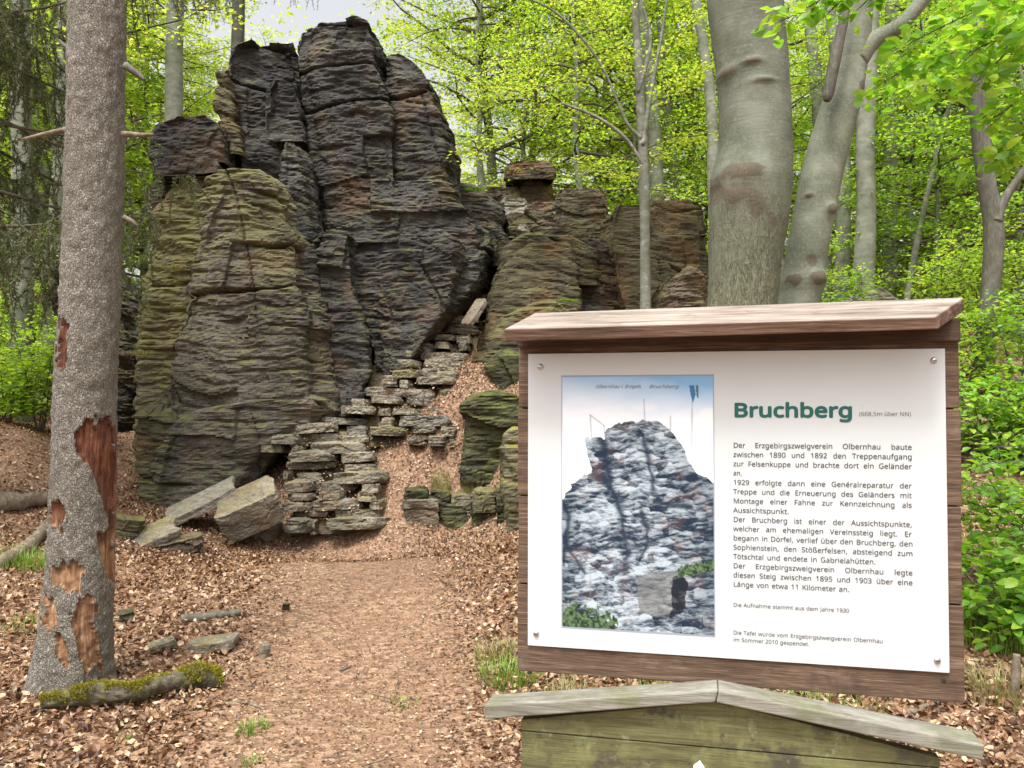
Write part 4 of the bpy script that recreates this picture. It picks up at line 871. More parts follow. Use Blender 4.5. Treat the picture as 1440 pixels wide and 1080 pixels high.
# hanging spruce on the left ------------------------------------------
def spruce_hang(label, base, H, seed, z0, nbr, blen, name='spruce_tree', azs=(0, 6.28), dens=95):
    r = np.random.default_rng(seed); base = np.asarray(base, float); e = empty(name, base, label, 'tree')
    pts = np.stack([np.full(6, base[0]) + r.normal(size=6) * .04, np.full(6, base[1]), base[2] + np.linspace(-.3, H, 6)], 1)
    mb = MB(); mb.add(*tube(pts, np.linspace(.24, .08, 6), 16, 60, bark_disp(seed, .015))); mb.build('trunk', M['bark_dark'], e, True)
    BA, BB, Ra, Rb, TA, TB = [], [], [], [], [], []
    for k in range(nbr):
        z = base[2] + z0 + (H - z0) * (k + r.random()) / nbr; az = r.uniform(*azs); p = np.array([base[0], base[1], z]); d = np.array([math.cos(az), math.sin(az), -.12])
        L = blen * r.uniform(.6, 1.1); ns = 7
        for s_ in range(ns):
            d = unit(d + r.normal(size=3) * .10 + np.array([0, 0, -.05 + .035 * s_])); nx = p + d * L / ns
            BA.append(p); BB.append(nx); Ra.append(.022 * (1 - s_ / ns) + .004); Rb.append(.022 * (1 - (s_ + 1) / ns) + .004)
            if s_ >= 1:
                for q in range(5):
                    t0 = p + (nx - p) * r.random(); hl = r.uniform(.3, 1.0) * (1 - .3 * s_ / ns); q1 = t0 + np.array([r.normal() * .14, r.normal() * .14, -hl * .5]); q2 = q1 + np.array([r.normal() * .10, r.normal() * .10, -hl * .5])
                    TA += [t0, q1]; TB += [q1, q2]
            p = nx
    BA, BB, TA, TB = map(np.array, (BA, BB, TA, TB))
    mb = MB(); V, Q = seg_tubes(BA, BB, Ra, Rb, 5); mb.add(V, Q); V, Q = seg_tubes(TA, TB, .006, .004, 3); mb.add(V, Q); mb.build('branches', M['twig'], e, True)
    ln = np.linalg.norm(TB - TA, axis=1); cnt = r.poisson(ln * dens); idx = np.repeat(np.arange(len(TA)), cnt); t = r.random(len(idx))[:, None]
    p = TA[idx] * (1 - t) + TB[idx] * t; dirn = unit(r.normal(size=(len(idx), 3)) + unit(TB - TA)[idx] * .9); nr = r.normal(size=(len(idx), 3))
    V, Q, T = leaves(p, .055 * r.uniform(.6, 1.3, len(idx)), np.cross(dirn, nr), dirn, width=.16, droop=.1, r=r); mb = MB(); mb.add(V, Q, T); mb.build('needles', M['needle'], e)
    return e
spruce_hang('spruce with grey green twigs hanging like a curtain at the left edge', on(-60, 500, 9.0), 9., 81, 2.6, 50, 2.5, dens=160)
spruce_hang('spruce whose drooping twigs hang left of the tower top', on(330, 300, 20), 15., 83, 8.5, 24, 2.4, dens=60)

# ------------------------------------------------------------------ forest floor
def path_mask(x, y):
    pyw = np.array([0, 3.5, 5, 7, 9, 11.2]); pxw = np.array([.1, -.75, -.95, -1.25, -1.7, -2.2]); hw = np.array([.6, .75, .8, .8, .9, .8])
    return np.exp(-((x - np.interp(y, pyw, pxw)) / np.interp(y, pyw, hw)) ** 4) * (y < 11.6)
n = 260000; r = np.random.default_rng(11)
rr = r.uniform(1.2, 17, n); aa = r.uniform(-.86, .86, n); x, y = np.sin(aa) * rr, np.cos(aa) * rr
pm = path_mask(x, y)
kp = r.random(n) > pm * .35
x, y, pm = x[kp], y[kp], pm[kp]; n = len(x)
z = gz(x, y)
e_ = .08; sx = (gz(x + e_, y) - z) / e_; sy = (gz(x, y + e_) - z) / e_
nrm = np.stack([-sx, -sy, np.ones(n)], 1) + r.normal(size=(n, 3)) * (.62 - .38 * pm)[:, None]
L = (.039 * r.uniform(.4, 1.35, n)) * (1 - .6 * pm)
p = np.stack([x, y, z + .004 + r.random(n) * .022 * (1 - .7 * pm)], 1)
r3 = np.random.default_rng(77); q_ = []
for (ya, yb, xa0, xb0, xa1, xb1, m_) in ((610, 730, 404, 520, 394, 540, 900), (490, 628, 566, 662, 500, 640, 900), (380, 490, 650, 704, 600, 668, 400)):
    f_ = r3.random(m_); yy = ya + f_ * (yb - ya); xx = xa0 + f_ * (xa1 - xa0) + r3.random(m_) * ((xb0 + f_ * (xb1 - xb0)) - (xa0 + f_ * (xa1 - xa0)))
    for a_, b_ in zip(xx, yy): q_.append(P(a_, b_, stD(b_) + r3.uniform(-.05, .22)))
q_ = np.array(q_); nx_ = 34000; xx, yy = r3.uniform(-5.5, 1.2, nx_), r3.uniform(8.5, 13.6, nx_); zz_ = gz(xx, yy); gxx, gyy = (gz(xx + .08, yy) - zz_) / .08, (gz(xx, yy + .08) - zz_) / .08
nb_ = np.stack([-gxx, -gyy, np.ones(nx_)], 1) + r3.normal(size=(nx_, 3)) * .5; sz_ = .045 * r3.uniform(.5, 1.2, nx_) * (1 - .35 * path_mask(xx, yy))
p = np.vstack([p, np.stack([xx, yy, zz_ + .006 + r3.random(nx_) * .02], 1)]); L = np.r_[L, sz_]; nrm = np.vstack([nrm, nb_])
p = np.vstack([p, q_]); L = np.r_[L, .045 * r3.uniform(.5, 1.2, len(q_))]; nrm = np.vstack([nrm, np.array([0, -.25, 1.]) + r3.normal(size=(len(q_), 3)) * .4]); n = len(p)
nt_ = 420; rr = r3.uniform(2.5, 13, nt_); aa = r3.uniform(-.8, .8, nt_); xx, yy = np.sin(aa) * rr, np.cos(aa) * rr; a_ = r3.uniform(0, 6.28, nt_); ll = r3.uniform(.04, .22, nt_)
A_ = np.stack([xx, yy, gz(xx, yy) + .022], 1); x2, y2 = xx + np.cos(a_) * ll, yy + np.sin(a_) * ll; B_ = np.stack([x2, y2, gz(x2, y2) + r3.uniform(.015, .045, nt_)], 1)
mb = MB(); V, Q = seg_tubes(A_, B_, r3.uniform(.0018, .005, nt_), .0015, 5); mb.add(V, Q); o = mb.build('twig_litter', M['twig']); tag(o, 'small dead twigs strewn among the fallen leaves', 'twig litter', None, 'stuff')
nearm = np.hypot(p[:, 0], p[:, 1]) + 1.6 * r.normal(size=n) < 8; mb = MB()
for q, (w_, dr) in enumerate(((.62, -.30), (.5, .22), (.72, -.12))):
    k_ = nearm & (np.arange(n) % 3 == q); V, Q, T = leaves(p[k_], L[k_] * 1.08, nrm[k_], detail=True, width=w_, droop=dr, r=r); mb.add(V, Q, T)
V, Q, T = leaves(p[~nearm], L[~nearm], nrm[~nearm], width=.66, droop=-.18, r=r); mb.add(V, Q, T)
o = mb.build('leaf_litter', M['litter']); tag(o, 'brown fallen beech leaves covering the forest floor', 'leaf litter', None, 'stuff')

def tuft(name, label, base, n, h, spread, mat, seed, group=None, w=.004, lean=.6):
    r = np.random.default_rng(seed); base = np.asarray(base, float)
    a = r.uniform(0, 6.28, n); q = np.sqrt(r.random(n)) * spread; b = base + np.stack([np.cos(a) * q, np.sin(a) * q, np.zeros(n)], 1)
    b[:, 2] = gz(b[:, 0], b[:, 1]) - .01 if base[2] < 90 else b[:, 2]
    b[:, 2] = np.maximum(b[:, 2], base[2] - .05) if True else 0
    az = a + r.normal(size=n) * .7; hh = h * r.uniform(.5, 1.1, n); ln = lean * r.uniform(.3, 1.3, n)
    out = np.stack([np.cos(az), np.sin(az), np.zeros(n)], 1); sd_ = np.stack([-np.sin(az), np.cos(az), np.zeros(n)], 1)
    pts = []
    for t in (0, .4, .75, 1.):
        c_ = b + out * (hh * ln * t ** 2)[:, None] + np.array([0, 0, 1.]) * (hh * (t - .45 * np.minimum(ln, 1.2) * t ** 2.4))[:, None]
        ww = w * (1 - t * .93); pts += [c_ - sd_ * ww, c_ + sd_ * ww]
    V = np.stack(pts, 1).reshape(-1, 3); k = np.arange(n)[:, None] * 8
    Q = np.concatenate([k + [0, 1, 3, 2], k + [2, 3, 5, 4], k + [4, 5, 7, 6]], 0)
    return build(name, V, [Q], M[mat], None, False, (label, 'grass', group))
gg = 'grass tufts on the forest floor'
def hit(px, py):
    """where the line of sight meets the ground"""
    d = ray(px, py); t = np.linspace(1.5, 25, 900); q = d[None] * t[:, None] + np.array([0, 0, EYE]); s_ = np.where(q[:, 2] < gz(q[:, 0], q[:, 1]))[0]
    k = s_[0] if len(s_) else len(t) - 1; return np.array([q[k, 0], q[k, 1], float(gz(q[k:k + 1, 0], q[k:k + 1, 1])[0])])
for k, (px, py, n, h, s_, mt, lb) in enumerate([(40, 798, 420, .24, .30, 'grass', 'bright green grass clump left of the spruce trunk'), (22, 885, 200, .09, .22, 'grass', 'low mossy grass patch at the left edge below the spruce'), (566, 992, 90, .05, .09, 'grass', 'small grass tuft in the middle of the path'),
        (356, 1028, 110, .08, .09, 'grass', 'grass tuft at the bottom left of the path'), (176, 1044, 60, .05, .04, 'grass', 'tiny green seedling near the bottom left'), (718, 958, 320, .17, .20, 'grass', 'long bent grass at the lower left corner of the sign'), (700, 925, 220, .15, .16, 'dry_grass', 'pale dry grass above the bent grass by the sign'),
        (800, 985, 220, .14, .16, 'dry_grass', 'dry grass seen in the gap below the sign at left'), (915, 975, 150, .09, .14, 'grass', 'green tuft in the gap below the middle of the sign'), (1150, 1000, 420, .11, .34, 'grass', 'green mossy grass in the gap below the sign at right'), (1395, 900, 420, .34, .26, 'grass', 'tall grass right of the sign edge'), (1420, 980, 260, .22, .24, 'dry_grass', 'yellowish grass by the broken stick at the lower right'),
        (1440, 860, 260, .34, .3, 'dry_grass', 'dry grass at the right edge above the stick'), (620, 690, 260, .26, .12, 'dry_grass', 'grass tuft on the low stone wall, left one'), (664, 698, 260, .30, .13, 'dry_grass', 'drooping grass tuft on the low stone wall, right one'), (430, 870, 40, .04, .05, 'dry_grass', 'tiny yellow tuft on the path beyond the log'), (355, 1075, 50, .05, .05, 'grass', 'tuft at the bottom edge left of the path'), (372, 735, 110, .09, .14, 'grass', 'small green plant at the foot of the leaning block'), (1000, 985, 100, .08, .14, 'grass', 'short grass behind the sign post')]):
    tuft('grass_tuft', lb, hit(px, py), n, h, s_, mt, 400 + k, gg, w=.0035)
for k, (px, py, D, n, h, lb) in enumerate([(185, 398, 11.9, 90, .3, 'thin grass growing from a ledge right of the spruce trunk'), (198, 500, 11.5, 90, .35, 'pale dead grass hanging from a crack near the spruce'), (245, 380, 11.5, 90, .4, 'grass and twigs sprouting from the crack in the grey block'), (722, 508, 12.3, 120, .3, 'green grass on the dark stone beside the sign roof'), (798, 424, 12.05, 160, .16, 'moss and grass tuft on the olive rock above the sign'), (668, 268, 13.8, 120, .22, 'grass on the shoulder right of the tower'), (930, 276, 13.6, 160, .12, 'dry leaves and grass on top of the right outcrop')]):
    b0 = P(px, py, D); r = np.random.default_rng(500 + k)
    a = r.uniform(0, 6.28, n); q = np.sqrt(r.random(n)) * .16
    b = b0 + np.stack([np.cos(a) * q, np.sin(a) * q * .5, np.zeros(n)], 1); out = np.stack([np.cos(a), -np.abs(np.sin(a)), np.zeros(n)], 1); hh = h * r.uniform(.4, 1.1, n)[:, None]
    pts = []; sd_ = np.stack([-np.sin(a), np.cos(a), np.zeros(n)], 1)
    for t in (0, .5, 1.):
        c_ = b + out * hh * .7 * t ** 2 + np.array([0, 0, 1.]) * hh * (t * .8 - .75 * t * t); ww = .005 * (1 - .9 * t); pts += [c_ - sd_ * ww, c_ + sd_ * ww]
    V = np.stack(pts, 1).reshape(-1, 3); kk = np.arange(n)[:, None] * 6
    build('grass_tuft', V, [np.concatenate([kk + [0, 1, 3, 2], kk + [2, 3, 5, 4]], 0)], M['grass' if k in (0, 3, 4, 5) else 'dry_grass'], None, False, (lb, 'grass', 'grass on the rocks'))

# mossy log at the foot of the spruce
lg = [(60, 985), (120, 972), (180, 970), (225, 958), (270, 948), (300, 955)]
cl = np.array([P(x, y, D) for (x, y), D in zip(lg, [4.45, 4.5, 4.55, 4.7, 4.85, 4.95])]); rl = np.array([.04, .058, .052, .05, .068, .075]); cl[:, 2] -= .02
logE = empty('mossy_log', cl[2] * [1, 1, 0], 'curved mossy dead log lying at the foot of the spruce', 'log')
V, Q, T = tube(cl, rl, 40, 120, lambda V, i: .026 * fbm(V[:, 0] * 9, V[:, 1] * 9, V[:, 2] * 9, 3, 5) + .010 * fbm(V[:, 0] * 30, V[:, 1] * 60, V[:, 2] * 60, 3, 6))
m_ = MB(); m_.add(V, Q, T); m_.build('log', M['log_bark'], logE, True)
up = V[:-2]; cen = np.repeat(catmull(cl, 120), 40, 0); nr = unit(up - cen); mk = (nr[:, 2] > .0) & (fbm(up[:, 0] * 7, up[:, 1] * 7, up[:, 2] * 7, 3, 3) + .35 * nr[:, 2] > -.12 + .5 * np.exp(-((up[:, 0] - cl[3, 0] - .05) / .09) ** 2))
idx = np.repeat(np.where(mk)[0], 5); r = np.random.default_rng(3); p = up[idx] + r.normal(size=(len(idx), 3)) * .006
V, Q, T = leaves(p, .013 * r.uniform(.5, 1.5, len(idx)), np.cross(nr[idx], r.normal(size=(len(idx), 3))), nr[idx] + r.normal(size=(len(idx), 3)) * .9, width=.5, r=r); mb = MB(); mb.add(V, Q, T); mb.build('moss', M['moss'], logE)
# moss at spruce foot
# fallen logs and sticks
def stick(name, label, pts, rad, mat, cat='stick', group='sticks on the forest floor', nseg=10):
    c_ = np.array([P(*q) for q in pts]); V, Q, T = tube(c_, np.linspace(rad, rad * .6, len(pts)), nseg, 40, lambda V, i: rad * .25 * fbm(V[:, 0] * 12, V[:, 1] * 12, V[:, 2] * 12, 2, 5))
    mb = MB(); mb.add(V, Q, T); mb.build(name, M[mat], None, True, (label, cat, group))
h1, h2 = hit(255, 878), hit(340, 862)
def gstick(name, label, p1, p2, rad, mat, bend=.05, lift=.6, **kw):
    a, b = hit(*p1), hit(*p2); m1 = .5 * (a + b); m1[2] = gz(m1[0:1], m1[1:2])[0]; m1 = m1 + np.array([bend, 0, 0])
    c_ = np.array([a, m1, b]) + np.array([0, 0, rad * lift]); V, Q, T = tube(c_, np.array([rad, rad, rad * .6]), 12, 30, lambda V, i: rad * .3 * fbm(V[:, 0] * 14, V[:, 1] * 14, V[:, 2] * 14, 2, 5))
    mb = MB(); mb.add(V, Q, T); mb.build(name, M[mat], None, True, (label, kw.get('cat', 'stick'), kw.get('group', 'sticks on the forest floor')))
gstick('dead_branch', 'rotten dark branch lying between the spruce and the path', (255, 876), (338, 866), .035, 'bark_dark')
gstick('fallen_log', 'fallen log at the left edge behind the spruce', (-40, 716), (66, 712), .11, 'dead_wood', cat='log', group='logs on the left bank')
gstick('fallen_log', 'brown rotting log pointing away left of the spruce', (0, 800), (66, 742), .07, 'dead_wood', cat='log', group='logs on the left bank')
gstick('dead_branch', 'thin bleached stick on the left bank above the log', (20, 690), (60, 702), .012, 'stone_pale', .1)
gstick('dead_branch', 'short thin twig lying on the right half of the path', (478, 946), (493, 940), .010, 'bark_dark', .0)
gstick('dead_branch', 'long thin twig at the far end of the path', (430, 748), (545, 754), .012, 'dead_wood', .03)
gstick('dead_branch', 'pale twig among leaves below the mossy log', (316, 985), (372, 1000), .008, 'dead_wood', .03)
a = hit(1424, 985)
V, Q, T = tube(np.array([a + [0, 0, -.05], a + [.02, 0, .12], a + [.03, 0, .24]]), [.024, .022, .018], 10, 20, lambda V, i: .006 * fbm(V[:, 0] * 20, V[:, 1] * 20, V[:, 2] * 20, 2, 5))
mb = MB(); mb.add(V, Q, T); mb.build('broken_stick', M['dead_wood'], None, True, ('broken stick standing upright in the leaves at the lower right', 'stick'))
gstick('dead_branch', 'brown branch lying on leaves below the right corner of the sign', (1275, 1008), (1330, 985), .02, 'dead_wood', .02)

# ------------------------------------------------------------------ the signs
RS = Matrix.Rotation(-.2184, 3, 'Z') @ Matrix.Rotation(.0121, 3, 'X') @ Matrix.Rotation(.0046, 3, 'Y')
RSn = np.array(RS); OS = np.array([.0322, 1.6859, 1.141]); PW, PH = .7859, .594
def W(L): return np.asarray(L, float) @ RSn.T + OS
def loc(px, py, y=0.0):
    """where the line of sight meets the sign's plane (local x, z)"""
    o_ = (np.array([0, 0, EYE]) - OS) @ RSn; d = ray(px, py) @ RSn; t = (y - o_[1]) / d[1]; q = o_ + d * t; return q[0], q[2]

def finish(V, F, name, mat, parent, bevel=.0015, rot=True):
    """V in sign-local coordinates; the mesh keeps the sign's axes so wood grain follows it"""
    me = bpy.data.meshes.new(name); me.from_pydata([tuple(v) for v in V], [], F); me.update()
    o = bpy.data.objects.new(name, me); COL.objects.link(o); me.materials.append(mat); o.parent = parent
    if bevel:
        b = o.modifiers.new('bevel', 'BEVEL'); b.width = bevel; b.segments = 2; b.limit_method = 'ANGLE'
    return o
def hexa(f4, b4):
    V = list(f4) + list(b4); return V, [(0, 1, 2, 3), (7, 6, 5, 4), (0, 4, 5, 1), (1, 5, 6, 2), (2, 6, 7, 3), (3, 7, 4, 0)]
def box(x0, x1, y0, y1, z0, z1): return hexa([(x0, y0, z0), (x1, y0, z0), (x1, y0, z1), (x0, y0, z1)], [(x0, y1, z0), (x1, y1, z0), (x1, y1, z1), (x0, y1, z1)])
def sign_root(name, label, cat):
    e = empty(name, OS, label, cat); e.rotation_euler = RS.to_euler(); return e
sign = sign_root('information_sign', 'brown wooden sign with small roof and white printed panel about the rock', 'sign')
BL, BR = loc(728, 700, .004)[0], loc(1353, 700, .004)[0]
zb = loc(742, 945, .004)[1]
seams = [zb, loc(1345, 851, .004)[1], loc(1345, 712, .004)[1], loc(1345, 575, .004)[1], PH + .045]
for k in range(4):
    j = .0015 * (k % 2)
    finish(*box(BL + j, BR - j, .004 + .001 * (k % 2), .034, seams[k] + .0012, seams[k + 1] - .0012), 'plank', M['sign_wood'], sign, .002)
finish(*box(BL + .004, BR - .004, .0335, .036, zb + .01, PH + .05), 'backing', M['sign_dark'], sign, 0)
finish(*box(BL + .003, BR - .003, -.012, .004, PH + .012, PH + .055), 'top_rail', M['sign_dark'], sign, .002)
# roof board
yf, yb = -.085, .045
fl, fr_ = loc(708, 463, yf), loc(1314, 446, yf); flb, frb = loc(710, 481, yf), loc(1320, 463, yf); bl, br = loc(752, 440, yb), loc(1356, 418, yb); th = .026
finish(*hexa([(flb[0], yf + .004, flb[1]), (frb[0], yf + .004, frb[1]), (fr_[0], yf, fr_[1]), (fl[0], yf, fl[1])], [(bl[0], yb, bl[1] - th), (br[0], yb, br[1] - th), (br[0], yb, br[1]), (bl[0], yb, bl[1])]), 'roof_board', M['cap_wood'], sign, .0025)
zc_ = zb
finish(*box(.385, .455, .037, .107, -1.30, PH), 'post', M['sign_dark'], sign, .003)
panel = finish(*box(0, PW, -.001, .0035, 0, PH), 'panel', M['panel'], sign, .0008)
for px, py in ((760, 516), (1313, 507), (754, 891), (1318, 929)):
    x, z = loc(px, py, -.001); th_ = np.linspace(0, 2 * np.pi, 20, endpoint=False); V, F = [], []
    prof = [(.0062, 0), (.0062, -.0012), (.0050, -.0030), (.0028, -.0041)]
    for rr_, yy in prof: V += [(x + rr_ * math.cos(a_), -.001 + yy, z + rr_ * math.sin(a_)) for a_ in th_]
    V.append((x, -.0053, z))
    for q in range(3): F += [(q * 20 + i, q * 20 + (i + 1) % 20, (q + 1) * 20 + (i + 1) % 20, (q + 1) * 20 + i) for i in range(20)]
    F += [(60 + i, 60 + (i + 1) % 20, 80) for i in range(20)]
    s_ = finish(V, F, 'screw', M['steel'], sign, 0)
    for p_ in s_.data.polygons: p_.use_smooth = True
    finish(*box(x - .0030, x + .0030, -.0066, -.0053, z - .0005, z + .0005), 'slot', M['dark_slot'], s_, 0)

for px, py in ((745, 946), (1327, 957)):
    x, z = loc(px, py, .004); finish(*box(x - .0035, x + .0035, .0025, .0055, z - .003, z + .003), 'nail_hole', M['dark_slot'], sign, 0)
# lettering
FONT = None
try: FONT = bpy.data.fonts.load(bpy.utils.system_resource('DATAFILES', path='fonts') + '/NotoSansHebrew-Regular.woff2')
except Exception: pass
def text_mesh(lines, mat, name, parent, y=-.0016):
    """lines: (text, px left, px right or None, baseline px y (at left), height scale m, bold, shear)"""
    allV, allF, off = [], [], 0
    for (s_, px0, px1, py, size, bold, shear) in lines:
        x0, z0 = loc(px0, py, y)
        cu = bpy.data.curves.new('lettering', 'FONT'); cu.body = s_; cu.font = FONT or cu.font; cu.size = 1.0; cu.shear = shear; cu.resolution_u = 3; cu.fill_mode = 'FRONT'
        ob = bpy.data.objects.new('lettering', cu); COL.objects.link(ob)
        def width():
            bpy.context.view_layer.update(); dg = bpy.context.evaluated_depsgraph_get(); ev = ob.evaluated_get(dg); me = ev.to_mesh()
            co = np.zeros(len(me.vertices) * 3); me.vertices.foreach_get('co', co); co = co.reshape(-1, 3) * size; fs = [tuple(p.vertices) for p in me.polygons]; ev.to_mesh_clear(); return co, fs
        co, fs = width()
        if px1 is not None:
            tw = loc(px1, py, y)[0] - x0; nat = co[:, 0].max()
            if ' ' in s_ and nat < tw:
                cu.space_word = 1.5; co2, _ = width(); sl_ = (co2[:, 0].max() - nat) / .5
                cu.space_word = min(5, 1 + (tw - nat) / max(sl_, 1e-6)); co, fs = width()
            co[:, 0] *= tw / co[:, 0].max()
        sh_ = [(0, 0)] + ([(bold * math.cos(a_), bold * math.sin(a_)) for a_ in np.linspace(0, 2 * np.pi, 8, endpoint=False)] if bold > .0005 else [(bold, 0), (-bold, 0), (0, bold), (0, -bold)] if bold else [])
        for q, (ex, ez) in enumerate(sh_):
            V = np.stack([co[:, 0] + x0 + ex, np.full(len(co), y - q * 3e-5), co[:, 1] + z0 + ez], 1); allV.append(V); allF += [tuple(i + off for i in f) for f in fs]; off += len(V)
        bpy.data.objects.remove(ob); bpy.data.curves.remove(cu)
    return finish(np.concatenate(allV), allF, name, mat, parent, 0)
text_mesh([('Bruchberg', 1031, 1197, 586, .0445, .0016, 0)], M['ink_green'], 'heading_text', panel)
text_mesh([('(668,5m über NN)', 1208, 1281, 585, .0135, 0, 0)], M['ink_pale'], 'height_text', panel)
body = ['Der Erzgebirgszweigverein Olbernhau baute', 'zwischen 1890 und 1892 den Treppenaufgang', 'zur Felsenkuppe und brachte dort ein Geländer', 'an.', '1929 erfolgte dann eine Genéralreparatur der', 'Treppe und die Erneuerung des Geländers mit', 'Montage einer Fahne zur Kennzeichnung als', 'Aussichtspunkt.',
        'Der Bruchberg ist einer der Aussichtspunkte,', 'welcher am ehemaligen Vereinssteig liegt. Er', 'begann in Dörfel, verlief über den Bruchberg, den', 'Sophienstein, den Stößerfelsen, absteigend zum', 'Tötschtal und endete in Gabrielahütten.', 'Der Erzgebirgszweigverein Olbernhau legte', 'diesen Steig zwischen 1895 und 1903 über eine', 'Länge von etwa 11 Kilometer an.']
ends = [1282, 1282, 1282, 1043, 1282, 1282, 1282, 1109, 1282, 1282, 1283, 1283, 1231, 1283, 1283, 1194]
text_mesh([(s_, 1031, e, 629.5 + 13.02 * k, .0166, .00016, 0) for k, (s_, e) in enumerate(zip(body, ends))], M['ink_grey'], 'body_text', panel)
text_mesh([('Die Aufnahme stammt aus dem Jahre 1930', 1031, 1194, 853, .0128, .0001, 0), ('Die Tafel wurde vom Erzgebirgszweigverein Olbernhau', 1031, 1241, 892, .0128, .0001, 0), ('im Sommer 2010 gespendet.', 1031, 1138, 902, .0128, .0001, 0)], M['ink_pale'], 'caption_text', panel)

# printed picture of the rock on the panel: colours per grid point, as printed
nx, ny = 240, 400
U, Vv = np.meshgrid(np.linspace(0, 1, nx), np.linspace(0, 1, ny)); PX, PY = 790 + 216 * U, 528 + 361 * Vv
sil = np.array([(780, 722), (792, 706), (800, 690), (816, 672), (836, 664), (828, 642), (825, 620), (852, 615), (857, 603), (880, 596), (905, 591), (928, 593), (944, 604), (956, 618), (964, 632), (970, 648), (980, 664), (996, 670), (1010, 684), (1010, 910), (780, 910)], float)
jx = 5 * fbm(PX * .10, PY * .10, 0, 4, 1); inside = inpoly((PX + jx).ravel(), (PY + jx).ravel(), [tuple(q) for q in sil]).reshape(PX.shape)
lerp = lambda a, b, t: np.asarray(a)[None, None] * (1 - t[..., None]) + np.asarray(b)[None, None] * t[..., None]
skyt = np.clip((PY - 530) / 62 + .22 * fbm(PX * .02, PY * .05, 0, 3, 4) - .25 * (PX - 900) / 110 * (1 - np.clip((PY - 530) / 80, 0, 1)), 0, 1) ** .8
C = lerp((.24, .47, .74), (.80, .85, .90), skyt)
C = C * (1 - .75 * np.clip((PY - 640) / 70, 0, 1))[..., None] + np.array([.80, .72, .69])[None, None] * (.75 * np.clip((PY - 640) / 70, 0, 1))[..., None]
cl_ = np.clip(fbm(PX * .035, PY * .06, 0, 4, 9) * 2 + .2, 0, 1) * np.exp(-((PY - 590) / 22) ** 2); C = C * (1 - .7 * cl_[..., None]) + .88 * .7 * cl_[..., None]
ww = PY + 6 * fbm(PX * .03, PY * .03, 0, 2, 2) + .12 * PX
rp = np.random.default_rng(8); npt = 620; cxp = rp.uniform(780, 1016, npt); cyp = rp.uniform(585, 905, npt); lowr = np.clip((PY - 760) / 60, 0, 1) * np.exp(-((PX - 885) / 60) ** 2)
qx = PX + 5 * fbm(PX * .06, PY * .06, 0, 3, 21); qy = PY + 4 * fbm(PX * .06, PY * .06, 0, 3, 22)
d1 = np.full(PX.shape, 1e9); d2_ = np.full(PX.shape, 1e9); cid = np.zeros(PX.shape, int)
for k in range(npt):
    dk = np.hypot((qx - cxp[k]) / 2.0, qy - cyp[k]); m1_ = dk < d1; d2_ = np.where(m1_, d1, np.minimum(d2_, dk)); cid = np.where(m1_, k, cid); d1 = np.where(m1_, dk, d1)
cb = rp.uniform(-1, 1, npt)[cid]; edge = np.exp(-((d2_ - d1) / 1.1) ** 2); shade = np.clip((qy - cyp[cid]) / 8, -1, 1)
st_ = .62 * fbm(PX * .06, ww * .30, 0, 4, 3) + .42 * fbm(PX * .22, ww * .9, 0, 3, 6) + .30 * cb - .26 * shade + .35 * fbm(PX * .025, ww * .06, 0, 3, 33)
v_ = np.clip(.44 + 1.2 * st_ - .22 * edge * (.35 + .65 * lowr) + .22 * lowr, 0, 1)
v_ = v_ * (1 - .35 * np.clip((PX - 940) / 60, 0, 1)) * (1 - .25 * np.exp(-((PX - 800) / 16) ** 2))
def groove(pts, wd):
    wd = wd * .85 * (1 + .8 * fbm(PX * .05, PY * .05, 0, 2, 41)); PX_, PY_ = PX + 4 * fbm(PX * .05, PY * .07, 0, 3, 42) * (wd.mean() > 1.0), PY
    d = np.full(PX.shape, 1e9)
    for (x1, y1), (x2, y2) in zip(pts[:-1], pts[1:]):
        t = np.clip(((PX_ - x1) * (x2 - x1) + (PY - y1) * (y2 - y1)) / ((x2 - x1) ** 2 + (y2 - y1) ** 2), 0, 1); d = np.minimum(d, np.hypot(PX_ - x1 - t * (x2 - x1), PY - y1 - t * (y2 - y1)))
    return np.exp(-(d / wd) ** 2)
for pts_, wd in ([[(902, 605), (915, 640), (922, 690)], 4], [[(850, 618), (855, 650), (864, 690), (876, 725), (884, 780), (880, 800)], 6], [[(836, 664), (850, 672), (862, 690)], 5], [[(905, 720), (915, 760), (905, 780)], 3.5], [[(792, 760), (812, 790), (826, 810)], 3], [[(925, 705), (950, 710), (975, 712)], 4], [[(790, 705), (800, 730), (794, 800)], 3]): v_ = v_ * (1 - .8 * groove(pts_, wd))
rub = np.exp(-((PX - 900) / 45) ** 2 - ((PY - 790) / 28) ** 2); v_ = v_ + rub * .3 * (vn(PX * .16, PY * .24, 0, 3) > -.1)
Cr = lerp((.012, .026, .050), (.45, .53, .59), np.clip(v_, 0, 1) ** 1.35)
Cr = Cr + np.clip(fbm(PX * .05, PY * .06, 0, 3, 14) - .15, 0, 1)[..., None] * np.array([.12, .05, .02])
bd = inpoly(qx.ravel(), qy.ravel(), [(903, 808), (935, 803), (960, 802), (962, 822), (946, 868), (900, 862), (895, 835)]).reshape(PX.shape); Cr = np.where(bd[..., None], lerp((.03, .04, .055), (.33, .35, .35), np.clip(.5 + .6 * st_, 0, 1)), Cr)
bs = inpoly(qx.ravel(), qy.ravel(), [(948, 812), (960, 803), (968, 818), (962, 858), (945, 868)]).reshape(PX.shape); Cr = np.where(bs[..., None], np.array([.012, .018, .028]) + .10 * np.clip(st_, 0, 1)[..., None], Cr)
C = np.where(inside[..., None], Cr, C)
gr_ = ((PY > 856 + 22 * fbm(PX * .16, PY * .16, 0, 4, 7) + .12 * (PX - 790) + 60 * np.clip((PX - 865) / 30, 0, 1))) | ((np.abs(PY - 797 + (PX - 980) * .25 - 5 * fbm(PX * .2, 0, 0, 2, 3)) < 7) & (PX > 955))
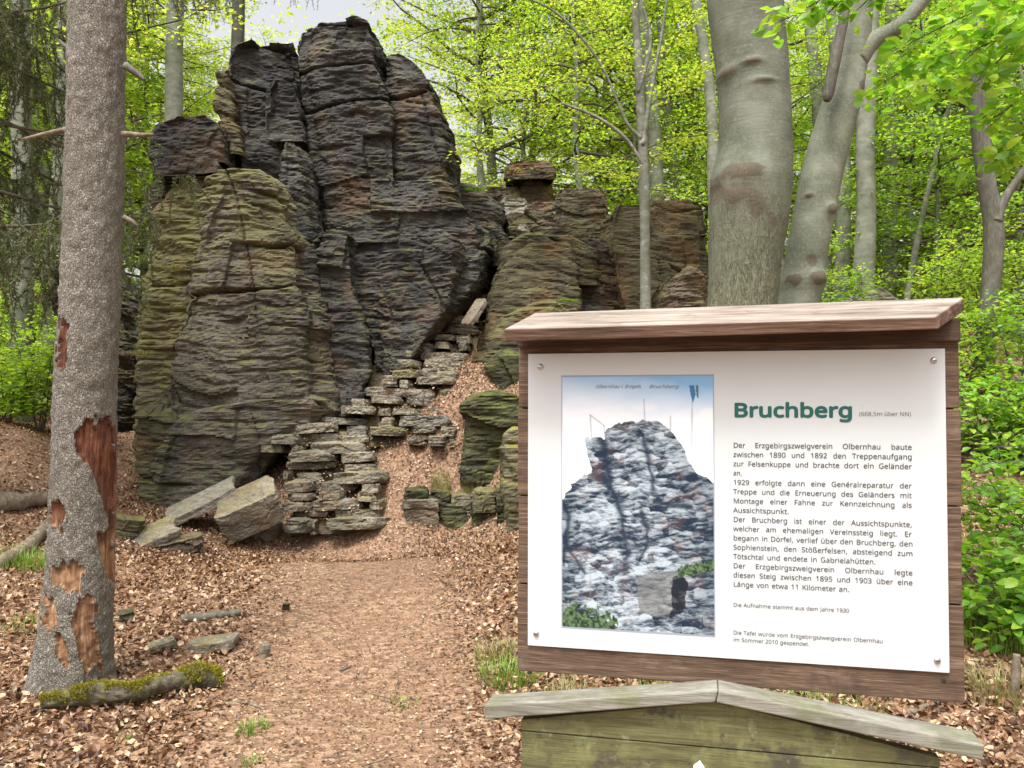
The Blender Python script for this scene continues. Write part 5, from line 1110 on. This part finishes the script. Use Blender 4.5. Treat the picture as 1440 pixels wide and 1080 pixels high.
C = np.where(gr_[..., None], lerp((.012, .03, .02), (.13, .22, .10), np.clip(.42 + 1.1 * fbm(PX * .35, PY * .35, 0, 3, 8), 0, 1)), C)
for pts_ in ([(832, 585), (834, 618)], [(832, 585), (852, 600)], [(852, 600), (853, 616)], [(909, 562), (910, 592)], [(946, 586), (946, 606)], [(976, 565), (975, 660)], [(832, 800), (832, 838)], [(842, 835), (842, 862)]):
    g_ = groove(pts_, .95)[..., None] * .6; C = C * (1 - g_) + np.array([.22, .22, .26]) * g_
fl_ = inpoly(PX.ravel(), PY.ravel(), [(972, 543), (979, 543), (981, 556), (977, 568), (974, 556)]).reshape(PX.shape); C = np.where(fl_[..., None], np.array([.05, .17, .38]), C)
fl_ = inpoly(PX.ravel(), PY.ravel(), [(981, 543), (985, 543), (985, 562), (982, 558)]).reshape(PX.shape); C = np.where(fl_[..., None], np.array([.08, .17, .17]), C)
bord = (U < .008) | (U > .992) | (Vv < .006) | (Vv > .994); C = np.where(bord[..., None], np.array([.30, .33, .42]), C)
x0, z1 = loc(789.5, 528, -.0014); x1, z0 = loc(1006, 893, -.0014)[0], loc(789, 883, -.0014)[1]
me = bpy.data.meshes.new('printed_picture'); GXp = x0 + (x1 - x0) * U; GZp = z1 + (z0 - z1) * Vv
ii = (np.arange(ny - 1)[:, None] * nx + np.arange(nx - 1)[None]).ravel()
me.from_pydata(np.stack([GXp, np.full_like(GXp, -.0014), GZp], -1).reshape(-1, 3).tolist(), [], np.stack([ii, ii + nx, ii + nx + 1, ii + 1], 1).tolist())
at = me.color_attributes.new('print', 'FLOAT_COLOR', 'POINT'); at.data.foreach_set('color', np.concatenate([np.clip(C, 0, 1), np.ones((ny, nx, 1))], -1).astype(np.float32).ravel())
m, t, b = nodemat('printed_picture'); an = N(t, 'Attribute'); an.attribute_name = 'print'; t.links.new(an.outputs['Color'], b.inputs['Base Color']); b.inputs['Roughness'].default_value = .35; me.materials.append(m)
pic = bpy.data.objects.new('printed_picture', me); COL.objects.link(pic); pic.parent = panel
text_mesh([('Olbernhau i. Erzgeb.', 837, 902, 546, .012, 0, .35), ('Bruchberg', 912, 955, 546, .012, 0, .35)], M['ink_pale'], 'picture_caption', panel, -.0019)

# lower gabled notice board
board = sign_root('gabled_notice_board', 'green stained wooden board with gabled cap standing below the white sign', 'notice board')
yB = -.045
g = lambda px, py, y=yB: loc(px, py, y)
xl, xr = g(733, 1050)[0], g(1322, 1070)[0]; ax, az_ = g(1010, 986)
zl, zr = g(735, 1012)[1], g(1322, 1066)[1]
s1 = g(735, 1028)[1]; s2_ = s1 - .095
slope = lambda x: np.interp(x, [xl, ax, xr], [zl, az_, zr]) - .0005
def gable(z0, z1, y0, y1):
    """the piece of the gabled outline between two heights"""
    f = []
    xs_ = [xl, ax, xr]
    if z1 is None: top = [(xr, slope(xr)), (ax, slope(ax)), (xl, slope(xl))]
    else: top = [(xr, z1), (xl, z1)]
    pts_ = [(xl, z0), (xr, z0)] + top; n_ = len(pts_)
    V = [(x, y0, z) for x, z in pts_] + [(x, y1, z) for x, z in pts_]
    F = [tuple(range(n_)), tuple(range(2 * n_ - 1, n_ - 1, -1))] + [(i, i + n_, (i + 1) % n_ + n_, (i + 1) % n_) for i in range(n_)]
    return V, F
finish(*gable(s1 + .001, None, yB, yB + .024), 'board', M['green_board'], board, .0015)
finish(*gable(s2_ + .001, s1 - .001, yB + .001, yB + .024), 'board', M['green_board'], board, .0015)
finish(*gable(s2_ - .2, s2_ - .001, yB, yB + .024), 'board', M['green_board'], board, .0015)
yc0, yc1 = yB - .02, yB + .045
pA, pB, pAt, pBt = loc(682, 1012, yc0), loc(1006, 988, yc0), loc(681, 992, yc0), loc(1010, 971, yc0)
finish(*hexa([(pA[0], yc0, pA[1]), (pB[0], yc0, pB[1]), (pBt[0], yc0, pBt[1]), (pAt[0], yc0, pAt[1])], [(pA[0], yc1, pA[1]), (pB[0], yc1, pB[1]), (pBt[0], yc1, pBt[1]), (pAt[0], yc1, pAt[1])]), 'cap_board', M['grey_cap'], board, .003)
qA, qB, qAt, qBt = loc(1007, 988, yc0), loc(1383, 1070, yc0), loc(1011, 971, yc0), loc(1385, 1048, yc0)
finish(*hexa([(qA[0], yc0, qA[1]), (qB[0], yc0, qB[1]), (qBt[0], yc0, qBt[1]), (qAt[0], yc0, qAt[1])], [(qA[0], yc1, qA[1]), (qB[0], yc1, qB[1]), (qBt[0], yc1, qBt[1]), (qAt[0], yc1, qAt[1])]), 'cap_board', M['grey_cap'], board, .003)
for x in (xl + .12, xr - .12): finish(*box(x - .035, x + .035, yB + .0245, yB + .09, -1.30, s1), 'post', M['grey_cap'], board, .003)
wx, wz = g(983, 1070, yB - .004)
finish([(wx - .014, yB - .004, wz - .03), (wx + .014, yB - .004, wz - .03), (wx + .010, yB - .004, wz - .012), (wx + .002, yB - .004, wz), (wx - .010, yB - .004, wz - .010), (wx - .014, yB - .0005, wz - .03), (wx + .014, yB - .0005, wz - .03), (wx + .010, yB - .0005, wz - .012), (wx + .002, yB - .0005, wz), (wx - .010, yB - .0005, wz - .010)],
       [(0, 1, 2, 3, 4), (9, 8, 7, 6, 5), (0, 5, 6, 1), (1, 6, 7, 2), (2, 7, 8, 3), (3, 8, 9, 4), (4, 9, 5, 0)], 'white_plate', M['white_plate'], board, 0)
